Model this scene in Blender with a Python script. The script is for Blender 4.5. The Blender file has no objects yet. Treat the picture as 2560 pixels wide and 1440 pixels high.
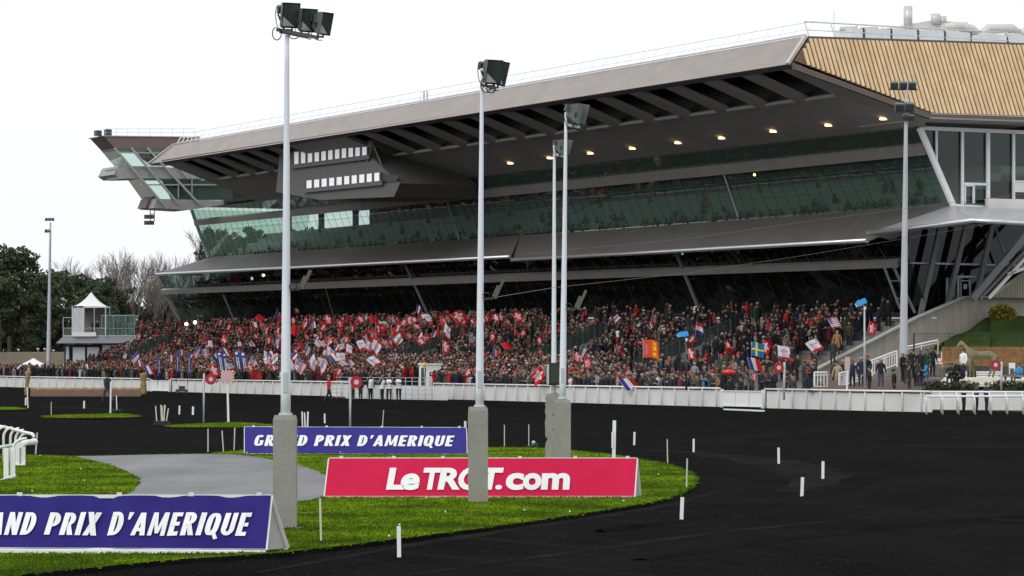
import bpy, bmesh, math, random
import numpy as np
from mathutils import Vector, Matrix
random.seed(7)
rng = np.random.default_rng(7)
scene = bpy.context.scene
col = scene.collection
# ------------------------------------------------------------------ camera
F, H, HZ = 8000.0, 2.8, 900.0          # focal length in photo pixels, eye height, horizon row
cam_d = bpy.data.cameras.new('camera')
cam = bpy.data.objects.new('camera', cam_d); col.objects.link(cam)
cam.location = (0, 0, H); cam.rotation_euler = (math.radians(90), 0, 0)
cam_d.sensor_width = 36.0; cam_d.lens = 36.0*F/2560.0
cam_d.shift_y = (HZ-720.0)/2560.0
cam_d.clip_start = 1.0; cam_d.clip_end = 6000.0
scene.camera = cam
# ------------------------------------------------------------------ world / sun
world = bpy.data.worlds.new('World'); scene.world = world; world.use_nodes = True
nt = world.node_tree; bg = nt.nodes['Background']
SUN_EL, SUN_AZ = math.radians(38), math.radians(215)
sky = nt.nodes.new('ShaderNodeTexSky'); sky.sky_type = 'NISHITA'; sky.sun_disc = False
sky.sun_elevation = SUN_EL; sky.sun_rotation = SUN_AZ; sky.dust_density = 6.0; sky.air_density = 1.0
hs = nt.nodes.new('ShaderNodeHueSaturation'); hs.inputs['Saturation'].default_value = 0.12
hs.inputs['Value'].default_value = 1.0
mx = nt.nodes.new('ShaderNodeMix'); mx.data_type = 'RGBA'; mx.inputs[0].default_value = 0.82
mx.inputs[7].default_value = (8.9, 9.2, 9.6, 1)     # even cloud cover over the clear sky
nt.links.new(sky.outputs[0], hs.inputs['Color']); nt.links.new(hs.outputs[0], mx.inputs[6])
nt.links.new(mx.outputs[2], bg.inputs['Color']); bg.inputs['Strength'].default_value = 0.132
sd = bpy.data.lights.new('sun', 'SUN'); sd.energy = 0.6; sd.angle = math.radians(25); sd.color = (1, .97, .92)
sun = bpy.data.objects.new('sun', sd); col.objects.link(sun)
sun.rotation_euler = (math.radians(90)-SUN_EL, 0, math.radians(180)-SUN_AZ+math.radians(0))
scene.view_settings.view_transform = 'Standard'; scene.view_settings.look = 'None'
scene.view_settings.gamma = 1.0; scene.view_settings.exposure = 0.0
scene.view_settings.use_curve_mapping = False
scene.render.engine = 'CYCLES'
scene.cycles.use_denoising = True
scene.cycles.max_bounces = 6; scene.cycles.transparent_max_bounces = 10
scene.cycles.diffuse_bounces = 3; scene.cycles.glossy_bounces = 3
# ------------------------------------------------------------------ coordinates
TH = math.atan2(3980, 8000)
A = Vector((-math.sin(TH), math.cos(TH), 0)); B = Vector((math.cos(TH), math.sin(TH), 0)); O = Vector((19.25, 175.0, 0))
CAMP = Vector((0, 0, H))
def L(s, t, z): return O + A*s + B*t + Vector((0, 0, z))          # along the straight, behind the rail, up
def loc(p): d = p-O; return d.dot(A), d.dot(B), p.z
def ray(px, py): return Vector(((px-1280)/F, 1, (HZ-py)/F))
def W(px, py, Y): return CAMP + ray(px, py)*Y
def G(px, py, z=0.0): return CAMP + ray(px, py)*(F*(H-z)/(py-HZ))
def hit(px, py, P, N):
    r = ray(px, py); return CAMP + r*((P-CAMP).dot(N)/r.dot(N))
def Q(px, py, t): return hit(px, py, L(0, t, 0), B)
def R(px, py, s): return hit(px, py, L(s, 0, 0), A)
def gy(py, z=0.0): return F*(H-z)/(py-HZ)
# ------------------------------------------------------------------ object helpers
ORG = {}
def tag(o, label=None, cat=None, group=None, kind=None):
    if label: o['label'] = label
    if cat: o['category'] = cat
    if group: o['group'] = group
    if kind: o['kind'] = kind
    return o
def empty(name, p, label=None, cat=None, group=None, kind=None):
    o = bpy.data.objects.new(name, None); col.objects.link(o); o.location = p
    o.empty_display_size = .2
    ORG[o.name] = Vector(p)
    return tag(o, label, cat, group, kind)
def root_org(o):
    while o.parent: o = o.parent
    return ORG.get(o.name, Vector((0, 0, 0)))
class MB:
    def __init__(s): s.v = []; s.f = []; s.m = []; s.sm = []
    def add(s, vs, fs, m=0, smooth=False):
        b = len(s.v); s.v += [tuple(x) for x in vs]
        for f in fs: s.f.append([b+i for i in f]); s.m.append(m); s.sm.append(smooth)
        return s
    def quad(s, a, b, c, d, m=0): return s.add([a, b, c, d], [(0, 1, 2, 3)], m)
    def hexa(s, p, m=0):   # 8 points: bottom 4 then top 4
        return s.add(p, [(3, 2, 1, 0), (4, 5, 6, 7), (0, 1, 5, 4), (1, 2, 6, 5), (2, 3, 7, 6), (3, 0, 4, 7)], m)
    def box(s, c, d, m=0, M=None):
        x, y, z = d[0]/2, d[1]/2, d[2]/2
        p = [Vector(q) for q in ((-x, -y, -z), (x, -y, -z), (x, y, -z), (-x, y, -z), (-x, -y, z), (x, -y, z), (x, y, z), (-x, y, z))]
        if M is not None: p = [M @ q for q in p]
        return s.hexa([q+Vector(c) for q in p], m)
    def lbox(s, s0, s1, t0, t1, z0, z1, m=0):
        return s.hexa([L(s0, t0, z0), L(s0, t1, z0), L(s1, t1, z0), L(s1, t0, z0), L(s0, t0, z1), L(s0, t1, z1), L(s1, t1, z1), L(s1, t0, z1)], m)
    def slab(s, poly, off, m=0):   # polygon extruded by a vector
        n = len(poly); off = Vector(off); vs = [Vector(p) for p in poly]+[Vector(p)+off for p in poly]
        fs = [tuple(range(n))[::-1], tuple(range(n, 2*n))]+[(i, (i+1) % n, n+(i+1) % n, n+i) for i in range(n)]
        return s.add(vs, fs, m)
    def tube(s, pts, r, n=8, m=0, cap=True, smooth=True):
        pts = [Vector(p) for p in pts]; k = len(pts)
        rs = list(r) if isinstance(r, (list, tuple)) else [r]*k
        vs = []; up0 = None
        for i, p in enumerate(pts):
            d = (pts[min(i+1, k-1)]-pts[max(i-1, 0)])
            if d.length < 1e-9: d = Vector((0, 0, 1))
            d.normalize()
            if up0 is None:
                up0 = Vector((0, 0, 1)) if abs(d.z) < .9 else Vector((1, 0, 0))
            x = d.cross(up0)
            if x.length < 1e-4: x = d.cross(Vector((0, 1, 0)))
            x.normalize(); y = d.cross(x); y.normalize(); up0 = -y if False else up0
            for j in range(n):
                a = 2*math.pi*j/n; vs.append(p+(x*math.cos(a)+y*math.sin(a))*rs[i])
        fs = []
        for i in range(k-1):
            for j in range(n):
                j2 = (j+1) % n; fs.append((i*n+j, i*n+j2, (i+1)*n+j2, (i+1)*n+j))
        s.add(vs, fs, m, smooth)
        if cap:
            b = len(s.v)-k*n
            s.f.append([b+j for j in range(n)][::-1]); s.m.append(m); s.sm.append(False)
            s.f.append([b+(k-1)*n+j for j in range(n)]); s.m.append(m); s.sm.append(False)
        return s
    def bar(s, p, q, w, d=None, m=0, up=(0, 0, 1)):   # rectangular bar
        p, q = Vector(p), Vector(q); d = w if d is None else d
        a = (q-p).normalized(); u = Vector(up)
        if abs(a.dot(u)) > .98: u = B
        x = a.cross(u).normalized()*w/2; y = a.cross(x).normalized()*d/2
        return s.hexa([p-x-y, p+x-y, p+x+y, p-x+y, q-x-y, q+x-y, q+x+y, q-x+y], m)
    def sphere(s, c, r, n=10, k=7, m=0, sc=(1, 1, 1)):
        c = Vector(c); vs = [c+Vector((0, 0, r*sc[2]))]
        for i in range(1, k):
            th = math.pi*i/k
            for j in range(n):
                ph = 2*math.pi*j/n
                vs.append(c+Vector((r*sc[0]*math.sin(th)*math.cos(ph), r*sc[1]*math.sin(th)*math.sin(ph), r*sc[2]*math.cos(th))))
        vs.append(c-Vector((0, 0, r*sc[2]))); fs = []
        for j in range(n): fs.append((0, 1+j, 1+(j+1) % n))
        for i in range(k-2):
            for j in range(n):
                a = 1+i*n+j; b = 1+i*n+(j+1) % n; fs.append((a, a+n, b+n, b))
        e = len(vs)-1
        for j in range(n): fs.append((e, 1+(k-2)*n+(j+1) % n, 1+(k-2)*n+j))
        return s.add(vs, fs, m, True)
    def disc(s, c, axis, r, th, n=24, m=0, r_in=0):
        c, ax = Vector(c), Vector(axis).normalized()
        u = ax.cross(Vector((0, 0, 1)))
        if u.length < .01: u = Vector((1, 0, 0))
        u.normalize(); w = ax.cross(u)
        ring = lambda rr, o: [c+ax*o+(u*math.cos(2*math.pi*i/n)+w*math.sin(2*math.pi*i/n))*rr for i in range(n)]
        if r_in:
            vs = ring(r, -th/2)+ring(r, th/2)+ring(r_in, th/2)+ring(r_in, -th/2); fs = []
            for q in range(4):
                for i in range(n):
                    i2 = (i+1) % n; q2 = (q+1) % 4; fs.append((q*n+i, q*n+i2, q2*n+i2, q2*n+i))
            return s.add(vs, fs, m)
        return s.add(ring(r, -th/2)+ring(r, th/2), [tuple(range(n))[::-1], tuple(range(n, 2*n))]+[(i, (i+1) % n, n+(i+1) % n, n+i) for i in range(n)], m)
    def build(s, name, mats, parent=None, org=None):
        me = bpy.data.meshes.new(name)
        if org is None: org = root_org(parent) if parent else Vector((0, 0, 0))
        o0 = np.array(org, float); v = np.array([tuple(x) for x in s.v], float).reshape(-1, 3)-o0
        me.from_pydata(v.tolist(), [], s.f)
        for mm in (mats if isinstance(mats, (list, tuple)) else [mats]): me.materials.append(mm)
        me.polygons.foreach_set('material_index', s.m); me.polygons.foreach_set('use_smooth', s.sm)
        me.update()
        o = bpy.data.objects.new(name, me); col.objects.link(o)
        if parent: o.parent = parent
        else: o.location = org; ORG[o.name] = Vector(org)
        return o
def clone(o, parent=None):
    c = o.copy(); col.objects.link(c); c.parent = parent
    for ch in o.children: clone(ch, c)
    return c
# ------------------------------------------------------------------ materials
def mat(name, c, rough=.7, metal=0.0, var=.12, scale=2.0, bump=0.0, spec=.5, stretch=(1, 1, 1), c2=None, detail=6, bscale=None, bdist=.02, ramp=(.3, .7), nr=.6):
    m = bpy.data.materials.new(name); m.use_nodes = True; t = m.node_tree; N = t.nodes; K = t.links
    b = N['Principled BSDF']; b.inputs['Roughness'].default_value = rough; b.inputs['Metallic'].default_value = metal
    b.inputs['Specular IOR Level'].default_value = spec
    tc = N.new('ShaderNodeNewGeometry'); mp = N.new('ShaderNodeMapping'); mp.inputs['Scale'].default_value = stretch
    K.new(tc.outputs['Position'], mp.inputs[0])
    n = N.new('ShaderNodeTexNoise'); n.inputs['Scale'].default_value = scale; n.inputs['Detail'].default_value = detail
    n.inputs['Roughness'].default_value = nr; K.new(mp.outputs[0], n.inputs['Vector'])
    r = N.new('ShaderNodeValToRGB'); r.color_ramp.elements[0].position = ramp[0]; r.color_ramp.elements[1].position = ramp[1]
    a = c2 if c2 else tuple(x*(1-var) for x in c); h = tuple(min(1, x*(1+var)) for x in c) if not c2 else c
    r.color_ramp.elements[0].color = (*a, 1); r.color_ramp.elements[1].color = (*h, 1)
    K.new(n.outputs['Fac'], r.inputs[0]); K.new(r.outputs[0], b.inputs['Base Color'])
    if bump:
        n2 = N.new('ShaderNodeTexNoise'); n2.inputs['Scale'].default_value = bscale or scale*8; n2.inputs['Detail'].default_value = 5
        K.new(mp.outputs[0], n2.inputs['Vector'])
        bp = N.new('ShaderNodeBump'); bp.inputs['Strength'].default_value = bump; bp.inputs['Distance'].default_value = bdist
        K.new(n2.outputs['Fac'], bp.inputs['Height']); K.new(bp.outputs[0], b.inputs['Normal'])
    m['_'] = 0; del m['_']
    return m
def objcol(name, rough=.85, var=.25):      # cloth dyed with the object's own colour
    m = bpy.data.materials.new(name); m.use_nodes = True; N = m.node_tree.nodes; K = m.node_tree.links
    oi = N.new('ShaderNodeObjectInfo'); g = N.new('ShaderNodeNewGeometry'); n = N.new('ShaderNodeTexNoise'); n.inputs['Scale'].default_value = 9
    K.new(g.outputs['Position'], n.inputs['Vector'])
    mr = N.new('ShaderNodeMapRange'); mr.inputs[3].default_value = 1-var; mr.inputs[4].default_value = 1+var; K.new(n.outputs['Fac'], mr.inputs[0])
    vm = N.new('ShaderNodeVectorMath'); vm.operation = 'SCALE'; K.new(oi.outputs['Color'], vm.inputs[0]); K.new(mr.outputs[0], vm.inputs['Scale'])
    K.new(vm.outputs[0], N['Principled BSDF'].inputs['Base Color']); N['Principled BSDF'].inputs['Roughness'].default_value = rough
    return m
def objrand(name, cols, rough=.8):
    m = bpy.data.materials.new(name); m.use_nodes = True; N = m.node_tree.nodes; K = m.node_tree.links
    oi = N.new('ShaderNodeObjectInfo'); r = N.new('ShaderNodeValToRGB'); r.color_ramp.interpolation = 'CONSTANT'
    e = r.color_ramp.elements
    while len(e) < len(cols): e.new(.5)
    for i, c in enumerate(cols): e[i].position = i/len(cols); e[i].color = (*c, 1)
    K.new(oi.outputs['Random'], r.inputs[0]); K.new(r.outputs[0], N['Principled BSDF'].inputs['Base Color'])
    N['Principled BSDF'].inputs['Roughness'].default_value = rough; return m
def attrcol(name, rough=.85):
    m = bpy.data.materials.new(name); m.use_nodes = True; N = m.node_tree.nodes; K = m.node_tree.links
    a = N.new('ShaderNodeAttribute'); a.attribute_name = 'Col'; K.new(a.outputs['Color'], N['Principled BSDF'].inputs['Base Color'])
    N['Principled BSDF'].inputs['Roughness'].default_value = rough; N['Principled BSDF'].inputs['Specular IOR Level'].default_value = .2; return m
def glassmat(name, tint, gl=1.6, gain=1.0, rough=.02, opaque=0.0, dark=(.01, .012, .012)):
    m = bpy.data.materials.new(name); m.use_nodes = True; t = m.node_tree; N = t.nodes; K = t.links; N.clear()
    out = N.new('ShaderNodeOutputMaterial'); tr = N.new('ShaderNodeBsdfTransparent'); tr.inputs[0].default_value = (*tint, 1)
    gs = N.new('ShaderNodeBsdfGlossy'); gs.inputs['Roughness'].default_value = rough; gs.inputs[0].default_value = (.9, 1, .95, 1)
    fr = N.new('ShaderNodeFresnel'); fr.inputs[0].default_value = gl
    mu = N.new('ShaderNodeMath'); mu.operation = 'MULTIPLY'; mu.use_clamp = True; mu.inputs[1].default_value = gain; K.new(fr.outputs[0], mu.inputs[0])
    src = tr
    if opaque:
        df = N.new('ShaderNodeBsdfDiffuse'); df.inputs[0].default_value = (*dark, 1); m1 = N.new('ShaderNodeMixShader'); m1.inputs[0].default_value = opaque
        K.new(tr.outputs[0], m1.inputs[1]); K.new(df.outputs[0], m1.inputs[2]); src = m1
    mi = N.new('ShaderNodeMixShader'); K.new(mu.outputs[0], mi.inputs[0]); K.new(src.outputs[0], mi.inputs[1]); K.new(gs.outputs[0], mi.inputs[2])
    # panes are never perfectly flat
    g = N.new('ShaderNodeNewGeometry'); n = N.new('ShaderNodeTexNoise'); n.inputs['Scale'].default_value = .35; K.new(g.outputs['Position'], n.inputs['Vector'])
    bp = N.new('ShaderNodeBump'); bp.inputs['Strength'].default_value = .25; bp.inputs['Distance'].default_value = .05; K.new(n.outputs['Fac'], bp.inputs['Height']); K.new(bp.outputs[0], gs.inputs['Normal'])
    K.new(mi.outputs[0], out.inputs[0]); return m
def emit(name, c, st):
    m = bpy.data.materials.new(name); m.use_nodes = True; b = m.node_tree.nodes['Principled BSDF']
    b.inputs['Base Color'].default_value = (*c, 1); b.inputs['Emission Color'].default_value = (*c, 1); b.inputs['Emission Strength'].default_value = st; return m
WHITE = mat('white_paint', (.78, .78, .77), .45, var=.06, scale=1.5)
WHITEP = mat('white_plastic', (.8, .8, .79), .35, var=.04)
PANEL = mat('white_board', (.76, .75, .73), .6, var=.16, scale=.6, c2=(.60, .59, .565), stretch=(1, 1, .6))
GALV = mat('galvanised_steel', (.46, .48, .51), .45, .0, var=.1, scale=1.2, stretch=(6, 6, .5))
POLEM = mat('painted_mast', (.72, .76, .83), .5, var=.08, scale=1.0, stretch=(5, 5, .6))
DARKM = mat('dark_metal', (.06, .065, .062), .45, .3, var=.3)
BLACK = mat('black_plastic', (.012, .012, .013), .5, var=.3)
CONC = mat('concrete', (.44, .41, .355), .9, scale=1.3, bump=.35, bscale=10, c2=(.31, .285, .24), stretch=(1.6, 1.6, .22), spec=.2)
BLOCK = mat('concrete_block', (.30, .292, .262), .85, var=.2, scale=3, bump=.5, bscale=22, c2=(.25, .243, .215))
TAUPE = mat('taupe_cladding', (.33, .29, .27), .55, .1, var=.10, scale=.45, bump=.1, bscale=.8, stretch=(1, 1, 3))
TAUPE_D = mat('brown_cladding', (.085, .062, .048), .6, .1, var=.12, scale=.8)
SOFF = mat('soffit_panel', (.28, .275, .262), .7, var=.08, scale=.3)
SOFF_D = mat('soffit_beam', (.10, .098, .09), .7, var=.15, scale=.5)
STEEL = mat('bright_steel', (.62, .63, .64), .28, .7, var=.06)
CANR = mat('canopy_sheet', (.135, .125, .118), .6, .0, var=.12, scale=.35, stretch=(1, 1, 1), spec=.3)
CGREY = mat('grey_cladding', (.26, .245, .235), .5, .1, var=.1, scale=.5)
ZINC = mat('zinc_roof', (.50, .51, .53), .38, .35, var=.1, scale=.6)
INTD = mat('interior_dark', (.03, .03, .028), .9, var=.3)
INTG = mat('interior_tier', (.80, .88, .83), .8, var=.1, scale=.8)
GLASS = glassmat('facade_glass', (.66, .82, .74), 1.5, 1.0, opaque=.15, dark=(.26, .44, .37))  # pale green body colour paints in the haze of reflections on the panes
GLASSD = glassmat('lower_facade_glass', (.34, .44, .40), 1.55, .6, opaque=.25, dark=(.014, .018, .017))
GLASSG = glassmat('green_glass', (.62, .80, .72), 1.5, 1.0, opaque=.12, dark=(.1, .25, .2))
LAMPG = mat('lamp_glass', (.05, .07, .065), .08, .0, var=.3, spec=.8)
# ================================================================== GROUND
def ground_mat(name, c1, c2, sc, rough, bump, stretch=(1, 1, 1), spec=.3, bs=10, bd=.03, streak=None, **kw):
    m = mat(name, c1, rough, c2=c2, scale=sc, bump=bump, spec=spec, bscale=bs, bdist=bd, stretch=stretch, **kw)
    if streak:
        t = m.node_tree; N = t.nodes; K = t.links; b = N['Principled BSDF']; old = b.inputs['Base Color'].links[0].from_socket
        g = N.new('ShaderNodeNewGeometry'); mp = N.new('ShaderNodeMapping'); mp.vector_type = 'TEXTURE'; mp.inputs['Rotation'].default_value = (0, 0, streak[0]); mp.inputs['Scale'].default_value = (streak[1], streak[2], 1)
        K.new(g.outputs['Position'], mp.inputs[0]); n = N.new('ShaderNodeTexNoise'); n.inputs['Scale'].default_value = 1; n.inputs['Detail'].default_value = 7; K.new(mp.outputs[0], n.inputs['Vector'])
        r = N.new('ShaderNodeValToRGB'); r.color_ramp.elements[0].position = .56; r.color_ramp.elements[0].color = (0, 0, 0, 1); r.color_ramp.elements[1].position = .78; r.color_ramp.elements[1].color = (1, 1, 1, 1)
        K.new(n.outputs['Fac'], r.inputs[0]); mi = N.new('ShaderNodeMix'); mi.data_type = 'RGBA'; K.new(r.outputs[0], mi.inputs[0]); K.new(old, mi.inputs[6]); mi.inputs[7].default_value = (*streak[3], 1)
        K.new(mi.outputs[2], b.inputs['Base Color'])
    return m
EARTH = ground_mat('bare_earth', (.06, .055, .03), (.04, .045, .02), .2, .95, .3)
CINDER = ground_mat('black_cinder', (.0100, .0095, .0091), (.0026, .0025, .0024), .35, 1.0, 1.0, spec=.012, bs=7, bd=.10, stretch=(1, .5, 1), streak=(TH+.12, .6, 30, (.0125, .0118, .0108)), detail=13, nr=.74, ramp=(.36, .68))
GRASS = ground_mat('turf', (.135, .225, .010), (.050, .092, .010), .45, .95, .8, spec=.0, ramp=(.38, .6), bs=18, bd=.05, streak=(0, 2.5, 2, (.23, .26, .02)))
ASPH = ground_mat('wet_asphalt', (.145, .143, .149), (.070, .069, .073), .45, .50, .5, spec=.35, ramp=(.38, .62), bs=30, bd=.01, stretch=(1, .22, 1), streak=(0, 5, .7, (.07, .068, .07)))
SLAB = ground_mat('esplanade_paving', (.16, .15, .14), (.11, .10, .095), .5, .9, .2)
DECK = ground_mat('timber_deck', (.13, .085, .065), (.09, .058, .045), 1.5, .8, .3, stretch=(1, 8, 1))
def struct(name, mb, m): return tag(mb.build(name, m), kind='structure')
g = MB(); n = 12
g.quad((-1500, -300, -.05), (1500, -300, -.05), (1500, 4500, -.05), (-1500, 4500, -.05)); struct('ground', g, EARTH)
g = MB()
for i in range(24):
    for j in range(6):
        s0, s1 = -330+i*40, -290+i*40; t0, t1 = -170+j*29.5, -170+(j+1)*29.5
        g.quad(L(s0, t0, 0), L(s1, t0, 0), L(s1, t1, 0), L(s0, t1, 0))
struct('racetrack', g, CINDER)
def island(name, pix, z, m, bank=.12, skirt=None, wob=.03, lip=None):
    # outline traced on the ground, subdivided and roughened, with a sloping dark bank
    pts = [G(x, y, z) for x, y in pix]; out = []
    for i in range(len(pts)):
        a, b = pts[i], pts[(i+1) % len(pts)]; k = max(1, min(40, int((b-a).length/.35)))
        for j in range(k):
            p = a.lerp(b, j/k); out.append(p+Vector((random.uniform(-wob, wob), random.uniform(-wob, wob)*2.5, 0)))
    g = MB(); g.add(out, [tuple(range(len(out)))], 0)
    c = sum(out, Vector())/len(out); low = [Vector((p.x, p.y, 0))+(p-c).normalized()*bank for p in out]
    low = [Vector((p.x, p.y, -.02)) for p in low]; n = len(out)
    g.add(out+low, [(i, n+i, n+(i+1) % n, (i+1) % n) for i in range(n)], 1)
    o = g.build(name, [m, skirt or CINDER]); return tag(o, kind='structure'), out
ISL = [(-500, 1132), (60, 1136), (185, 1140), (330, 1137), (525, 1134), (600, 1126), (900, 1120), (1219, 1118), (1340, 1119), (1425, 1126), (1500, 1132), (1600, 1148), (1666, 1159), (1715, 1176), (1738, 1192), (1736, 1206), (1715, 1228), (1686, 1240), (1624, 1256), (1500, 1276), (1325, 1303), (1169, 1325), (1012, 1344), (870, 1362), (710, 1380), (560, 1391), (469, 1396), (312, 1410), (156, 1426), (-60, 1447), (-500, 1490)]
MAIN, ISLP = island('grass_island', ISL, .07, GRASS)
PATH = [(186, 1141), (330, 1137.5), (524, 1135), (590, 1136), (640, 1142), (740, 1160), (800, 1180), (840, 1205), (835, 1230), (790, 1247), (700, 1260), (600, 1275), (450, 1290), (300, 1285), (250, 1265), (300, 1244), (332, 1228), (351, 1206), (348, 1194), (310, 1174), (260, 1157)]
g = MB(); pts = [G(x, y, .078) for x, y in PATH]; out = []
for i in range(len(pts)):
    a, b = pts[i], pts[(i+1) % len(pts)]; k = max(1, int((b-a).length/.4))
    for j in range(k): out.append(a.lerp(b, j/k)+Vector((random.uniform(-.03, .03), random.uniform(-.1, .1), 0)))
g.add(out, [tuple(range(len(out)))]); struct('path', g, ASPH)
_, IS2 = island('grass_strip', [(100, 1041), (130, 1038), (180, 1036), (230, 1034.5), (275, 1033.5), (320, 1035), (345, 1038), (350, 1041), (300, 1043.5), (190, 1044.5), (120, 1043.5)], .1, GRASS, bank=.5)
_, IS3 = island('grass_strip', [(412, 1064), (470, 1060), (540, 1057), (590, 1055.5), (640, 1058), (700, 1064), (705, 1068), (600, 1068), (500, 1067.5), (430, 1067)], .08, GRASS, bank=.5)
_, IS4 = island('grass_strip', [(-80, 1018), (0, 1017), (40, 1018), (66, 1021), (60, 1023.5), (0, 1024.5), (-80, 1025)], .1, GRASS, bank=.5)
# a drift of pale dust where the two tracks meet
g = MB()
for (x0, y0, x1, y1, w) in ((1600, 1104, 2120, 1111, 1.6), (2120, 1111, 2700, 1123, 1.5), (80, 1016, 330, 1024, 4.0), (330, 1043, 700, 1070, .8)):
    k = 40
    for side in (0,):
        up = []; dn = []
        for i in range(k+1):
            u = i/k; x = x0+(x1-x0)*u; y = y0+(y1-y0)*u; p = G(x, y, .006); h = w*.5*(.35+.65*math.sin(math.pi*min(1, max(0, u))))*(.75+.5*random.random())
            up.append(p+Vector((0, h, 0))); dn.append(p-Vector((0, h, 0)))
        for i in range(k): g.quad(dn[i], dn[i+1], up[i+1], up[i])
struct('dust_track', g, ground_mat('dusty_cinder', (.015, .0145, .014), (.006, .0058, .0058), 1.3, .95, .6, spec=.01, stretch=(1, .3, 1)))
def ze(t):      # esplanade height behind the rail
    return max(0, min(1.7, .02+t*.085))
def tf(s): return max(.024*s, .97*(3-s), 0)          # the rail drifts away from the stand line
g = MB(); tt = [0, 3, 6, 10, 14, 17, 20.2]
for sa, sb in zip([i*1.5 for i in range(-12, 7)]+list(range(12, 420, 12)), [i*1.5 for i in range(-11, 7)]+list(range(12, 432, 12))):
    def f(s, i): u_ = tf(s)+.3 if i == 0 else max(tt[i], tf(s)+.3+i*.4); return L(s, u_, max(.03, ze(u_-tf(s)) if i < 3 else ze(u_)))
    for i in range(len(tt)-1): g.quad(f(sa, i), f(sb, i), f(sb, i+1), f(sa, i+1))
g.quad(L(-60, 20.2, 1.7), L(420, 20.2, 1.7), L(420, 120, 1.72), L(-60, 120, 1.72)); 
struct('esplanade', g, SLAB)
# harrow bands and a low ridge of cinders following the bend
def band(name, pix, w, mat_, h=0.0, kk=60, rseed=1):
    rr = random.Random(rseed); g = MB(); P = [G(x, y, .005) for x, y in pix]; seg = []
    for a, b in zip(P[:-1], P[1:]):
        n = max(2, int((b-a).length/.7))
        for i in range(n): seg.append(a.lerp(b, i/n))
    seg.append(P[-1]); n = len(seg); rows = []
    for i, p in enumerate(seg):
        d = (seg[min(i+1, n-1)]-seg[max(i-1, 0)]).normalized(); q = Vector((-d.y, d.x, 0)); ww = w*(.35+.65*math.sin(math.pi*i/(n-1)))*rr.uniform(.6, 1.25); j = rr.uniform(-.06, .06)*w
        rows.append((p-q*(ww-j), p+Vector((0, 0, h*rr.uniform(.5, 1.2))), p+q*(ww+j)))
    for i in range(n-1):
        g.quad(rows[i][0], rows[i+1][0], rows[i+1][1], rows[i][1]); g.quad(rows[i][1], rows[i+1][1], rows[i+1][2], rows[i][2])
    struct(name, g, mat_)
DUSTM = ground_mat('raked_cinder', (.0175, .0168, .0155), (.006, .0057, .0054), 1.1, 1.0, .6, spec=.01, stretch=(1, .4, 1))
band('track_band', [(640, 1432), (860, 1392), (981, 1370), (1240, 1330), (1500, 1292), (1700, 1258), (1800, 1226)], .22, DUSTM, .006, rseed=2)
band('track_band', [(1480, 1122), (1600, 1124), (1750, 1133), (1900, 1150), (2010, 1172), (2050, 1190), (2030, 1212), (1960, 1232)], .9, DUSTM, .006, rseed=3)
band('track_band', [(1000, 1440), (1400, 1385), (1800, 1330), (2200, 1290), (2560, 1262)], .16, DUSTM, .006, rseed=4)
band('track_band', [(1500, 1330), (1700, 1302), (1850, 1276), (1960, 1258), (2030, 1240), (2100, 1222), (2180, 1205)], .30, CINDER, .05, rseed=5)
band('track_band', [(1600, 1400), (1900, 1352), (2200, 1318), (2560, 1290)], .4, CINDER, .035, rseed=6)
# grass blades: tufts along every edge and through the turf
def inside(p, poly):
    c = False; j = len(poly)-1
    for i in range(len(poly)):
        if (poly[i].y > p[1]) != (poly[j].y > p[1]) and p[0] < (poly[j].x-poly[i].x)*(p[1]-poly[i].y)/(poly[j].y-poly[i].y)+poly[i].x: c = not c
        j = i
    return c
def tufts():
    seeds = []
    for poly, zz, nn in ((ISLP, .07, 26000), (IS2, .1, 900), (IS3, .08, 900), (IS4, .1, 500)):
        ys = [p.y for p in poly]; y0, y1 = min(ys), max(ys); cnt = 0
        pathp = [Vector(p) for p in out]
        tries = 0
        while cnt < nn and tries < nn*8:
            tries += 1
            u = random.random(); y = 1/((1/y0)*(1-u)+(1/y1)*u) if poly is ISLP else random.uniform(y0, y1)
            x = random.uniform(-.165, .165)*y
            if inside((x, y), poly) and not (poly is ISLP and inside((x, y), pathp)):
                seeds.append((x, y, zz)); cnt += 1
        for i, p in enumerate(poly):
            if abs(p.x) < p.y*.17:
                for _ in range(3): seeds.append((p.x+random.uniform(-.06, .06), p.y+(random.uniform(.0, .25) if p.y < 70 else random.uniform(-.2, 0)), zz-.01))
    for p in pathp:
        seeds.append((p.x+random.uniform(-.05, .05), p.y+random.uniform(-.1, .1), .055))
    V = []; Fc = []; mi = []
    for (x, y, z) in seeds:
        k = 3; b = len(V)
        for q in range(k):
            a = random.uniform(0, math.pi); w = random.uniform(.012, .03); h = random.uniform(.015, .045)*(1.0 if y < 75 else 1.2)
            ox, oy = x+random.uniform(-.06, .06), y+random.uniform(-.06, .06); lx = random.uniform(-.04, .04)
            b = len(V); V += [(ox-w*math.cos(a), oy-w*math.sin(a), z-.01), (ox+w*math.cos(a), oy+w*math.sin(a), z-.01), (ox+lx, oy, z+h)]
            Fc.append((b, b+1, b+2)); mi.append(0 if random.random() < .7 else 1)
        if random.random() < .0015:      # small pale daisies
            b = len(V); V += [(x-.012, y, z+.045), (x+.012, y, z+.045), (x+.012, y+.01, z+.066), (x-.012, y+.01, z+.066)]; Fc.append((b, b+1, b+2, b+3)); mi.append(2)
    me = bpy.data.meshes.new('grass'); me.from_pydata(V, [], Fc)
    for m in (mat('grass_blade', (.145, .245, .010), .9, c2=(.052, .098, .010), scale=.45, ramp=(.38, .6), spec=.0), mat('grass_blade_dark', (.085, .13, .012), .9, c2=(.045, .07, .010), scale=.45, spec=.0), WHITE): me.materials.append(m)
    me.polygons.foreach_set('material_index', mi); o = bpy.data.objects.new('grass', me); col.objects.link(o)
    tag(o, 'short bright green winter grass with small daisies on the track islands', 'grass', kind='stuff')
tufts()
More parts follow.
